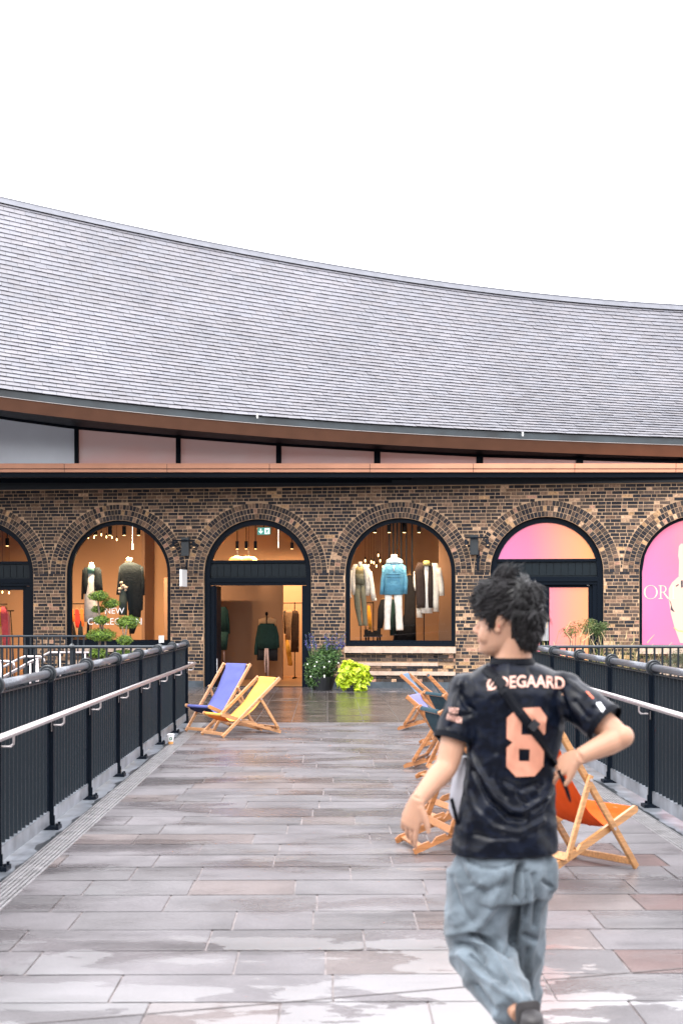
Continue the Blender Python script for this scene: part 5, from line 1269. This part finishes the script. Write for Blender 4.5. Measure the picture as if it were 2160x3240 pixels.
# torso core (under the shirt)
TR = [(2095, 1622, .078, .066), (2118, 1625, .128, .082), (2145, 1629, .172, .100), (2185, 1632, .190, .116), (2250, 1632, .183, .124), (2330, 1627, .168, .124), (2420, 1616, .158, .118), (2520, 1606, .166, .124), (2620, 1600, .178, .130), (2700, 1596, .186, .136)]
body.loft([(mp(c, py), AX*(a-.025), BK*(b-.025)) for py, c, a, b in reversed(TR)], 24)
def limb(mb, pts, rs, seg=16, sub=3):
    P = [Vector(p) for p in pts]; Q, RR = [], []
    for k in range(len(P) - 1):
        a = P[max(k-1, 0)]; b = P[k]; c = P[k+1]; d = P[min(k+2, len(P)-1)]
        for q in range(sub):
            u = q/sub; Q.append(.5*((2*b) + (c-a)*u + (2*a-5*b+4*c-d)*u*u + (3*b-a-3*c+d)*u**3)); RR.append(rs[k]*(1-u) + rs[k+1]*u)
    Q.append(P[-1]); RR.append(rs[-1]); mb.tube(Q, RR, seg); return mb
# left arm (screen left), swinging out and down
LS, LE, LW = mp(1478, 2195, 4.50), mp(1412, 2425, 4.44), mp(1320, 2536, 4.34)
limb(body, [LS, LS.lerp(LE, .35), LS.lerp(LE, .7), LE, LE.lerp(LW, .3), LE.lerp(LW, .7), LW], [.055, .050, .044, .039, .039, .031, .025])
# right arm: elbow out, hand back on the hip
RS, RE, RW = mp(1800, 2195, 4.48), mp(1962, 2336, 4.36), mp(1834, 2396, 4.32)
limb(body, [RS, RS.lerp(RE, .4), RS.lerp(RE, .8), RE], [.054, .048, .044, .039]); body.ball(mp(1972, 2332, 4.35), .037, 14, 10)
limb(body, [RE, RE.lerp(RW, .3), RE.lerp(RW, .7), RW], [.039, .040, .032, .026])
def hand(mb, w, d, n, curl, spread, thumb_side, sc=1.0, thumb_dir=None):
    """w wrist, d hand direction, n back-of-hand normal"""
    d = Vector(d).normalized(); n = Vector(n); n = (n - d*n.dot(d)).normalized(); s = d.cross(n).normalized() * thumb_side
    k = .085 * sc
    mb.loft([(w - d*.01, s*.026*sc, n*.020*sc), (w + d*k*.3, s*.036*sc, n*.018*sc), (w + d*k*.7, s*.041*sc, n*.0165*sc), (w + d*k, s*.039*sc, n*.013*sc), (w + d*(k + .008), s*.03*sc, n*.009*sc)], 16)
    lens = [(.031, .074), (.011, .083), (-.010, .077), (-.030, .061)]
    for q, (off, L) in enumerate(lens):
        p = w + d*(k - .004) + s*off*sc; dd = (d + s*off*spread*10).normalized(); pts = [p - d*.012, p]; c = curl[q] if hasattr(curl, '__len__') else curl; ang = 0
        for seg_, fr in enumerate((.45, .32, .23)):
            ang += c * (.7, 1.0, .8)[seg_]; v = (dd*math.cos(ang) - n*math.sin(ang)); pts.append(pts[-1] + v*L*fr*sc)
        mb.tube(pts, [.0090*sc, .0086*sc, .0080*sc, .0072*sc, .0050*sc], 10)
    tp = w + d*.022 + s*.026*sc; td = (thumb_dir or (d*.75 + s*.65 - n*.25)).normalized() if thumb_dir is None else Vector(thumb_dir).normalized()
    mb.tube([tp - td*.012, tp + td*.025*sc, tp + td*.050*sc + d*.004, tp + td*.066*sc + d*.014], [.014*sc, .0125*sc, .010*sc, .007*sc], 10)
hand(body, LW, mp(1288, 2640, 4.36) - LW, Vector((-.55, -.75, .3)), [.18, .34, .42, .55], .16, -1, 1.02)
hand(body, RW, mp(1752, 2436, 4.40) - RW, Vector((.25, -.80, .55)), [.30, .42, .52, .66], .14, -1, 1.0)
# legs inside the jeans down to the feet (one skin)
HL, KL, FL = mp(1545, 2690, 4.5), mp(1530, 3010, 4.55), mp(1650, 3212, 4.22)
HRr, KR, FR = mp(1662, 2700, 4.5), mp(1655, 3040, 4.60), Vector((mp(1650, 3400, 4.7).x, 4.72, .11))
limb(body, [HL, HL.lerp(KL, .5), KL, KL.lerp(FL, .5), FL], [.09, .075, .056, .05, .034]); limb(body, [HRr, HRr.lerp(KR, .5), KR, KR.lerp(FR, .5), FR], [.07, .055, .045, .042, .034])
body_o, body_bv = grown('body', body, skin, MAN, .0038, 3)
# eyes, brows
for sg in (-1, 1):
    m = MB(); m.ball(hd_(.064, sg*.031, .108), .0115, 14, 10); e = m.build('eye', mat('eye_white', (.75, .72, .68), .2), MAN, smooth=True)
    m = MB(); m.ball(hd_(.0715, sg*.032, .108), .0055, 10, 8); m.build('iris', mat('iris', (.02, .012, .008), .15), e, smooth=True)
    m = MB(); m.tube([hd_(.088, sg*.014, .127), hd_(.086, sg*.03, .132), hd_(.072, sg*.048, .128)], [.003, .0045, .002], 6); m.build('eyebrow', mat('brow', (.012, .01, .01), .6), MAN)
    m = MB(); m.ball(hd_(-.003, sg*.079, .100), (.005, .004, .009), 8, 6, ax=Matrix((fd, sd_, up_)).transposed()); m.build('ear_hollow', mat('ear_shade', (.40, .13, .09), .6), MAN, smooth=True)
m = MB(); m.tube([hd_(.084, -.022, .048), hd_(.094, -.008, .048), hd_(.094, .008, .048), hd_(.084, .022, .048)], .0042, 6); m.build('lips', mat('lips', (.50, .19, .15), .45), MAN, smooth=True)
# hair: a grown cap with many curved locks
hb = MB()
def hr(h, f, b, w): return ring_h(h, f, b, w)
hb.loft([hr(.022, -.055, -.088, .034), hr(.035, -.042, -.104, .050), hr(.06, -.032, -.116, .064), hr(.09, -.024, -.124, .074), hr(.12, -.020, -.130, .082), hr(.15, .030, -.132, .088)], 24)
hb.loft([hr(.142, .070, -.116, .080), hr(.158, .092, -.122, .085), hr(.178, .103, -.124, .087), (hd_(-.008, 0, .20), fd*.111, sd_*.086), (hd_(-.008, 0, .222), fd*.102, sd_*.079), (hd_(-.010, 0, .243), fd*.082, sd_*.062), (hd_(-.014, 0, .256), fd*.045, sd_*.034)], 26)
for sg in (-1, 1): hb.loft([(hd_(.024, sg*.068, .096), fd*.006, sd_*.006), (hd_(.024, sg*.070, .12), fd*.014, sd_*.010), (hd_(.026, sg*.074, .15), fd*.03, sd_*.014)], 10)
hair, hair_bv = grown('hair', hb, hair_m, MAN, .005, 4, lambda p, n: .006*noise.noise(p*38) + .004*noise.noise(p*80) + .004)
rnd = random.Random(12); m = MB()
vs = [v.co.copy() for v in hair.data.vertices]; ns = [v.normal.copy() for v in hair.data.vertices]; mw = MAN.matrix_basis
for _ in range(2600):
    k = rnd.randrange(len(vs)); p = mw @ vs[k]; n_ = ns[k]; h = p.z - HC.z
    q = p - hd_(-.01, 0, .2); f_ = q.dot(fd); cl = Vector((round(p.x*34), round(p.y*34), round(p.z*34)))*.61
    a1, a2 = noise.noise(cl + Vector((.3, .1, .7))), noise.noise(cl*1.7 + Vector((4.3, 2.1, .7)))
    if h > .135: flow = fd*(.9 if f_ > -.05 else .1) + sd_*(.5*q.dot(sd_)/.08 + 2.0*a1) + up_*(-.35 + 1.6*a2); L = rnd.uniform(.030, .058); lift = .16 + .16*max(a1, 0)
    else: flow = (-up_ + fd*(.25 + .8*a1) + sd_*.3*a2); L = rnd.uniform(.016, .034); lift = .05
    flow = (flow - n_*flow.dot(n_)).normalized() + n_*lift + Vector((rnd.gauss(0, .10), rnd.gauss(0, .10), rnd.gauss(0, .10))); cr = n_.cross(flow)*(a2*1.1)
    P = [p + flow*L*u + (cr - n_*1.6*lift)*L*u*u*.9 for u in (0, .25, .5, .75, 1)]
    g = rnd.uniform(.6, 2.2) * (1 + max(a1, 0)*2); w_ = rnd.uniform(.0012, .0026); m.tube(P, [w_, w_*1.2, w_, w_*.7, .0004], 4, col=(g, g*.96, g*.98))
T0 = hd_(.0, .02, .255)
for _ in range(46):      # the tuft that stands up
    a = rnd.gauss(0, .35); e0 = T0 + fd*rnd.uniform(-.03, .035) + sd_*rnd.uniform(-.03, .03); bend = Vector((rnd.uniform(.02, .05), 0, 0)); L = rnd.uniform(.02, .058)
    m.tube([e0, e0 + Vector((.006, 0, L*.5)), e0 + bend*.5 + Vector((0, 0, L*.85)), e0 + bend + Vector((0, 0, L*1.12))], [.003, .0026, .0018, .0004], 4, col=(2, 1.9, 1.9))
m.build('hair_locks', hair_m, MAN, smooth=True, recalc=False)


def creases(table):
    T = []
    for pts, sig, amp in table:
        for a, b in zip(pts, pts[1:]):
            T.append((Vector(a), Vector(b), sig, amp))
    def f(p, n):
        if n.y > -.05: return 0.0
        k = F / p.y; q = Vector((1035 + p.x*k, HY - (p.z - H)*k)); tot = {}
        for a, b, s, am in T:
            ab = b - a; u = max(0, min(1, (q - a).dot(ab)/ab.length_squared)); d = (q - a - ab*u).length
            if d < s*3: key = (s, am, ); v = am*math.exp(-(d/s)**2); tot[key] = max(tot.get(key, 0), abs(v))
        return sum(v if k_[1] > 0 else -v for k_, v in tot.items()) * min(1, -n.y*1.6)
    return f
JC = creases([
 ([(1650, 2740), (1640, 2800), (1632, 2900), (1622, 2985), (1612, 3020)], 11, -.034), ([(1668, 2760), (1672, 2830), (1655, 2900)], 8.01, -.016), ([(1690, 2770), (1700, 2850), (1690, 2930)], 9.02, -.012),
 ([(1490, 2962), (1540, 2980), (1590, 3010), (1618, 3020)], 8.03, -.030), ([(1450, 2990), (1500, 3000), (1530, 3040)], 9.04, -.020), ([(1410, 2960), (1460, 2950), (1500, 2945)], 12.05, .012),
 ([(1500, 2975), (1560, 3020), (1600, 3090), (1640, 3160)], 10.06, .016), ([(1460, 3020), (1520, 3090), (1590, 3140), (1660, 3175)], 10.07, .014), ([(1490, 3030), (1560, 3090), (1600, 3110)], 7.08, -.014),
 ([(1450, 2740), (1480, 2800), (1540, 2830), (1590, 2800)], 14.09, -.012), ([(1590, 2760), (1560, 2860), (1520, 2930)], 12.1, .012), ([(1430, 2780), (1445, 2860), (1490, 2920)], 10.11, -.010), ([(1480, 2720), (1520, 2745), (1580, 2752), (1620, 2735)], 6.12, -.008),
 ([(1500, 3120), (1530, 3170), (1560, 3200)], 12.13, -.018), ([(1660, 2960), (1690, 2975)], 8.14, -.014), ([(1670, 3010), (1660, 3080), (1680, 3140)], 9.15, -.012), ([(1720, 2790), (1745, 2812)], 6.16, -.012)])
SC = creases([
 ([(1489, 2380), (1523, 2451), (1561, 2519), (1616, 2565), (1650, 2569), (1700, 2540), (1738, 2498), (1755, 2451)], 7.01, .015), ([(1500, 2440), (1545, 2530), (1612, 2590), (1660, 2592)], 8.02, -.014), ([(1640, 2515), (1668, 2548)], 8.03, -.010),
 ([(1470, 2480), (1500, 2560), (1560, 2620), (1640, 2640), (1720, 2600)], 9.04, .008), ([(1600, 2470), (1650, 2500), (1700, 2480)], 11.05, -.012), ([(1560, 2460), (1600, 2520)], 9.06, -.008), ([(1690, 2580), (1715, 2560), (1730, 2530)], 7.07, .010),
 ([(1450, 2180), (1470, 2230), (1500, 2250)], 8.08, -.010), ([(1420, 2300), (1450, 2270), (1490, 2260)], 7.09, -.008), ([(1460, 2160), (1440, 2210), (1430, 2260)], 7.1, .008), ([(1770, 2180), (1790, 2240), (1800, 2290)], 8.11, -.010), ([(1800, 2160), (1850, 2190), (1880, 2230)], 9.12, .009), ([(1820, 2220), (1860, 2270)], 8.13, -.008),
 ([(1680, 2120), (1720, 2150), (1760, 2160)], 8.14, -.008), ([(1560, 2230), (1575, 2300), (1570, 2380)], 10.15, -.007), ([(1500, 2640), (1560, 2655), (1640, 2650)], 8.16, -.008)])
# jeans
jn = MB()
jn.loft([(mp(1594, 2620), AX*.140, BK*.10), (mp(1594, 2690), AX*.160, BK*.118), (mp(1592, 2740), AX*.182, BK*.140), (mp(1590, 2790), AX*.184, BK*.142), (mp(1590, 2840), AX*.172, BK*.13)], 26)
limb(jn, [mp(1520, 2760), mp(1512, 2860, 4.5), mp(1512, 2960, 4.52), mp(1535, 3045, 4.48), mp(1580, 3120, 4.38), mp(1622, 3180, 4.28), mp(1632, 3206, 4.24)], [.118, .112, .112, .106, .094, .078, .066], 22)
limb(jn, [mp(1664, 2765), mp(1660, 2860, 4.52), mp(1658, 2980, 4.57), mp(1650, 3090, 4.62), mp(1644, 3200, 4.66), mp(1645, 3330, 4.70)], [.098, .082, .074, .072, .075, .078], 22)
jn.ball(mp(1742, 2770, 4.47), (.032, .05, .07)); 
FREQ = [(Vector((.5, .1, 1.0)), 30, .0045), (Vector((-.8, .2, .7)), 22, .005)]
def jfold(p, n):
    q = p*3.2; w = Vector((noise.noise(q), noise.noise(q + Vector((9, 2, 1))), noise.noise(q + Vector((3, 7, 5)))))
    p2 = p + w*.10; g = max(0, min(1, (.84 - p.z) / .10))
    def ridge(x): return (1 - min(1, abs(x) * 2.6)) ** 1.5
    r1 = ridge(noise.noise(Vector((p2.x*5.5 + p2.z*4.2, p2.y*4, p2.z*5.5 - p2.x*3.5)))); r2 = ridge(noise.noise(Vector((p2.x*10 - p2.z*7, p2.y*6, p2.z*9 + 4))))
    r3 = ridge(noise.noise(Vector((p2.x*12 + p2.z*3, p2.y*8, p2.z*5 + 9))))
    return g*(.010*r1 + .006*r2 + .004*r3 - .007) - .002 + 1.3*JC(p, n)
denim = mat('denim', (.110, .138, .162), .8, 0, .12, nscale=11, namt=.45, bscale=350, bump=.0012, sheen=.2)
jeans, jbv = grown('jeans', jn, denim, MAN, .006, 8, jfold)
m = MB()       # cuff ribs of the lifted leg and shoes
def shoe(c, d, up, lab):
    d = Vector(d).normalized(); up = Vector(up); up = (up - d*up.dot(d)).normalized(); s = d.cross(up); m = MB()
    m.loft([(c - d*.055 + up*.03, s*.022, up*.022), (c - d*.045 + up*.03, s*.034, up*.036), (c + up*.032, s*.038, up*.042), (c + d*.07 + up*.022, s*.040, up*.034), (c + d*.14 + up*.012, s*.045, up*.024), (c + d*.19 + up*.006, s*.036, up*.018), (c + d*.21 + up*.004, s*.018, up*.010)], 18)
    o = m.build('shoe', mat('shoe', (.022, .02, .022), .5), MAN, smooth=True)
    m = MB(); m.loft([(c - d*.06 - up*.022, s*.03, d*.004), (c - d*.05 - up*.022, s*.04, up*.012), (c + d*.05 - up*.022, s*.041, up*.012), (c + d*.14 - up*.022, s*.049, up*.012), (c + d*.20 - up*.018, s*.038, up*.011), (c + d*.222 - up*.014, s*.016, up*.008)], 16); m.build('sole', mat('sole', (.03, .028, .03), .6), o, smooth=True)
shoe(mp(1676, 3238, 4.15), (.05, .35, -.93), (.1, -.93, -.3), 0)
shoe(Vector((FR.x, 4.74, .045)), (-.15, 1, 0), (0, 0, 1), 1)

# shirt
sh_ = MB()
sh_.loft([(mp(c, py), AX*a, BK*b) for py, c, a, b in reversed(TR)], 30, power=.95)
def sleeve_(A, B, r0, r1, ext):
    d = (B - A).normalized(); sh_.loft([(A - d*.05, 0, 0)] if 0 else [], 8) if 0 else None
    limb(sh_, [A - d*.03, A.lerp(B, .35), A.lerp(B, .7), B], [r0*.85, r0, (r0+r1)/2, r1], 20)
LH = mp(1437, 2336, 4.47); RH = mp(1912, 2288, 4.40)
sleeve_(LS + Vector((.0, 0, -.012)), LH, .070, .069, 0); sleeve_(RS + Vector((0, 0, -.012)), RH, .072, .072, 0)
sh_.ball(mp(1478, 2178), (.062, .07, .055)); sh_.ball(mp(1782, 2172), (.062, .07, .052))
def sfold(p, n):
    w = Vector((noise.noise(p*4), noise.noise(p*4 + Vector((5, 5, 5))), 0))*.06; q = p + w
    low = max(0, min(1, (1.42 - p.z) / .3)); v = 0
    xx = (p - mp(1622, 2300)).dot(AX)
    drape = (p.z - 1.03) - 2.2*xx*xx                      # hanging swags across the lower back
    v += SC(p, n)
    r1 = 1 - abs(noise.noise(Vector((q.x*8 + q.z*4, q.y*6, q.z*8 - q.x*6)))) * 2.4; r2 = 1 - abs(noise.noise(Vector((q.x*17, q.y*8, q.z*13 + q.x*8)))) * 2.4
    v += .005*max(r1, -.3) + .003*max(r2, -.3); return v - .004
jersey = bpy.data.materials.new('jersey'); jersey.use_nodes = True; nt = jersey.node_tree; p_ = nt.nodes['Principled BSDF']
p_.inputs['Roughness'].default_value = .36; p_.inputs['Specular IOR Level'].default_value = .17
tcn = nt.nodes.new('ShaderNodeTexCoord'); mpn = nt.nodes.new('ShaderNodeMapping'); mpn.inputs['Rotation'].default_value = (0, .5, 0); mpn.inputs['Scale'].default_value = (1, 1, 1.7)
vo = nt.nodes.new('ShaderNodeTexNoise'); vo.inputs['Scale'].default_value = 15; vo.inputs['Detail'].default_value = 2; vo.inputs['Distortion'].default_value = 1.5
rp = nt.nodes.new('ShaderNodeValToRGB'); rp.color_ramp.elements[0].color = (.0012, .0025, .0065, 1); rp.color_ramp.elements[0].position = .46; rp.color_ramp.elements[1].color = (.0035, .006, .014, 1); rp.color_ramp.elements[1].position = .56
nt.links.new(tcn.outputs['Object'], mpn.inputs[0]); nt.links.new(mpn.outputs[0], vo.inputs['Vector']); nt.links.new(vo.outputs[0], rp.inputs[0]); nt.links.new(rp.outputs[0], p_.inputs['Base Color'])
shirt, sbv = grown('shirt', sh_, jersey, MAN, .006, 7, sfold)
# cuffs and collar
def band(A, d, r, name, mt, h=.016, tk=.004):
    d = Vector(d).normalized(); u = d.orthogonal().normalized(); w = d.cross(u); m = MB(); m.loft([(A, u*r, w*r), (A + d*h, u*(r-.001), w*(r-.001)), (A + d*h, u*(r-tk), w*(r-tk)), (A, u*(r-tk), w*(r-tk))], 26, caps=False); m.build(name, mt, shirt, smooth=False)
trim = mat('shirt_trim', (.002, .003, .006), .6, 0, .1)
band(LH - (LH-LS).normalized()*.006, LH - LS, .0715, 'cuff', trim, .018); band(RH - (RH-RS).normalized()*.006, RH - RS, .0745, 'cuff', trim, .018)
m = MB(); cN = mp(1621, 2093); m.loft([(cN + Vector((0, 0, -.008)), AX*.080, BK*.072), (cN + Vector((0, 0, .012)), AX*.070, BK*.068), (cN + Vector((0, 0, .012)), AX*.064, BK*.062)], 28, caps=False); m.build('collar', trim, shirt)
# prints laid on the cloth
def onto(px, py, off=.004, bv=None):
    o = Vector((0, 0, H)); d = (mp(px, py) - o).normalized(); hit = (bv or sbv).ray_cast(o, d)
    if hit[0] is None: return mp(px, py, 4.40)
    return hit[0] - d*off
def refine(polys, L):
    b = bmesh.new()
    for P in polys:
        try: b.faces.new([b.verts.new((x, y, 0)) for x, y in P])
        except Exception: pass
    bmesh.ops.triangulate(b, faces=b.faces)
    for _ in range(5):
        es = [e for e in b.edges if e.calc_length() > L]
        if not es: break
        bmesh.ops.subdivide_edges(b, edges=es, cuts=1); bmesh.ops.triangulate(b, faces=[f for f in b.faces if len(f.verts) > 3])
    return b
def print_on(name, polys, mt, fn=lambda x, y: (x, y), L=7, off=.004, parent=None):
    b = refine(polys, L); m = MB(); b.verts.ensure_lookup_table(); n = m.verts([onto(*fn(v.co.x, v.co.y), off) for v in b.verts]); b.verts.index_update()
    for f in b.faces: m.face([v.index for v in f.verts])
    b.free(); return m.build(name, mt, parent or shirt, smooth=False)
bronze = mat('print_bronze', (.50, .225, .15), .5, 0, .4, nscale=30, namt=.08); pinkish = mat('print_pink', (.62, .36, .29), .5)
def c8(x, y): return (1380 + x/2.376, 2060 + y/2.376)
# outline of the 8 cut into pieces round its two counters
pieces = [
 [(532, 505), (612, 432), (645, 432), (645, 532), (640, 640), (575, 690), (530, 660)],
 [(645, 432), (780, 425), (832, 500), (825, 560), (708, 560), (705, 532), (645, 532)],
 [(708, 560), (825, 560), (820, 625), (762, 670), (705, 660), (718, 632), (640, 632), (640, 600), (645, 640), (712, 640)],
 [(640, 632), (718, 632), (765, 668), (812, 745), (705, 742), (622, 738), (530, 730), (575, 690)],
 [(705, 742), (812, 745), (806, 870), (700, 832)],
 [(530, 730), (622, 738), (622, 830), (528, 872)],
 [(528, 872), (622, 830), (700, 832), (806, 870), (740, 945), (600, 950)],
]
pieces[2] = [(708, 560), (825, 560), (820, 625), (765, 668), (718, 632)]
print_on('number_8', [[c8(*q) for q in P] for P in pieces], bronze)
def txt_polys(txt, w, h):
    me = text_mesh(txt, 1.0, bold=.022); V = np.array([v.co[:2] for v in me.vertices]); mn, mxx = V.min(0), V.max(0); V = (V - mn)/(mxx - mn)*np.array([w, h]); P = [[tuple(V[k]) for k in p.vertices] for p in me.polygons]; bpy.data.meshes.remove(me); return P
def fatten(): pass
NX0, NX1 = 1540, 1787
def namefn(x, y):
    u = x/247.0; cy = 2183 - 9*math.sin(math.pi*u) * 1.0 - 4*u + 4; return (NX0 + x, cy - y)
print_on('name_lettering', txt_polys('ØDEGAARD', 247, 40), pinkish, namefn, 6, .005)
def slf(x0, y0, ang, w): 
    ca, sa = math.cos(ang), math.sin(ang); return lambda x, y: (x0 + x*ca + y*sa, y0 + x*sa - y*ca)
print_on('sleeve_lettering', txt_polys('VISIT', 34, 19), pinkish, slf(1417, 2257, R(6), 0), 5, .0045); print_on('sleeve_lettering', txt_polys('RWANDA', 50, 20), pinkish, slf(1411, 2277, R(16), 0), 5, .0045)
print_on('sleeve_patch', [[(1886, 2226), (1900, 2222), (1925, 2256), (1915, 2264), (1908, 2258)]], mat('patch_white', (.75, .76, .80), .5)); print_on('shoulder_stripe', [[(1853, 2188), (1862, 2190), (1880, 2210), (1876, 2212)]], mat('stripe_orange', (.7, .13, .05), .5))
# cross-body bag: strap over the back, pouch on his left hip
pouch = mp(1452, 2500, 4.40)
BAG = thing('sling_bag', 'pale grey cross-body bag with a black strap worn by the man', 'bag', tuple(mp(1448, 2560, 4.5)))
path = [(1532, 2112), (1550, 2128), (1572, 2148), (1598, 2190), (1622, 2225), (1650, 2262), (1680, 2300), (1705, 2330), (1722, 2360), (1745, 2398), (1765, 2425)]
m = MB(); L_, Rr_ = [], []
for k, (x, y) in enumerate(path):
    a = Vector(path[max(k-1, 0)]); b = Vector(path[min(k+1, len(path)-1)]); t_ = (b - a).normalized(); nx = Vector((-t_.y, t_.x)); w_ = 15 if k < 8 else 9
    for lst, sg in ((L_, 1), (Rr_, -1)): lst.append(onto(x + nx.x*w_*sg, y + nx.y*w_*sg, .009))
mid = [onto(x, y, .012) for x, y in path]
for k in range(len(path)-1):
    for A, B in ((L_, mid), (mid, Rr_)): m.poly([A[k], A[k+1], B[k+1], B[k]])
e = Vector((0, .006, 0))
for k in range(len(path)-1): m.poly([L_[k], L_[k+1], L_[k+1]+e, L_[k]+e]); m.poly([Rr_[k], Rr_[k+1], Rr_[k+1]+e, Rr_[k]+e])
m.build('strap', mat('strap', (.003, .004, .007), .55, 0, .12), BAG, smooth=False)
m = MB(); c = onto(1690, 2296, .018); m.box(c, (.034, .012, .026), Matrix.Rotation(R(-50), 3, 'Y')); c = onto(1712, 2300, .018); m.box(onto(1583, 2158, .016), (.036, .008, .03), Matrix.Rotation(R(50), 3, 'Y')); m.build('buckle', mat('buckle', (.02, .022, .026), .3), BAG)
m = MB(); A0 = mp(1452, 2400, 4.50); A1 = mp(1440, 2590, 4.50)
m.loft([(mp(1470, 2395, 4.52), (.012, 0, 0), (0, .03, 0)), (mp(1462, 2430, 4.52), (.024, 0, 0), (0, .05, 0)), (mp(1454, 2500, 4.52), (.030, 0, 0), (0, .06, 0)), (mp(1448, 2560, 4.52), (.032, 0, 0), (0, .06, 0)), (mp(1450, 2590, 4.52), (.020, 0, 0), (0, .04, 0))], 16, power=.8)
m.build('pouch', mat('pouch', (.36, .36, .40), .5, nscale=8, namt=.2), BAG, smooth=True)
m = MB(); m.tube([mp(1428, 2528, 4.45), mp(1436, 2560, 4.45), mp(1447, 2610, 4.45)], .007, 6); m.build('strap_end', MATS['strap'], BAG); m = MB(); m.tube([mp(1770, 2438, 4.36), mp(1786, 2478, 4.35), mp(1800, 2520, 4.36), mp(1806, 2540, 4.36)], [.009, .008, .006, .003], 7); m.build('strap_end', MATS['strap'], BAG)
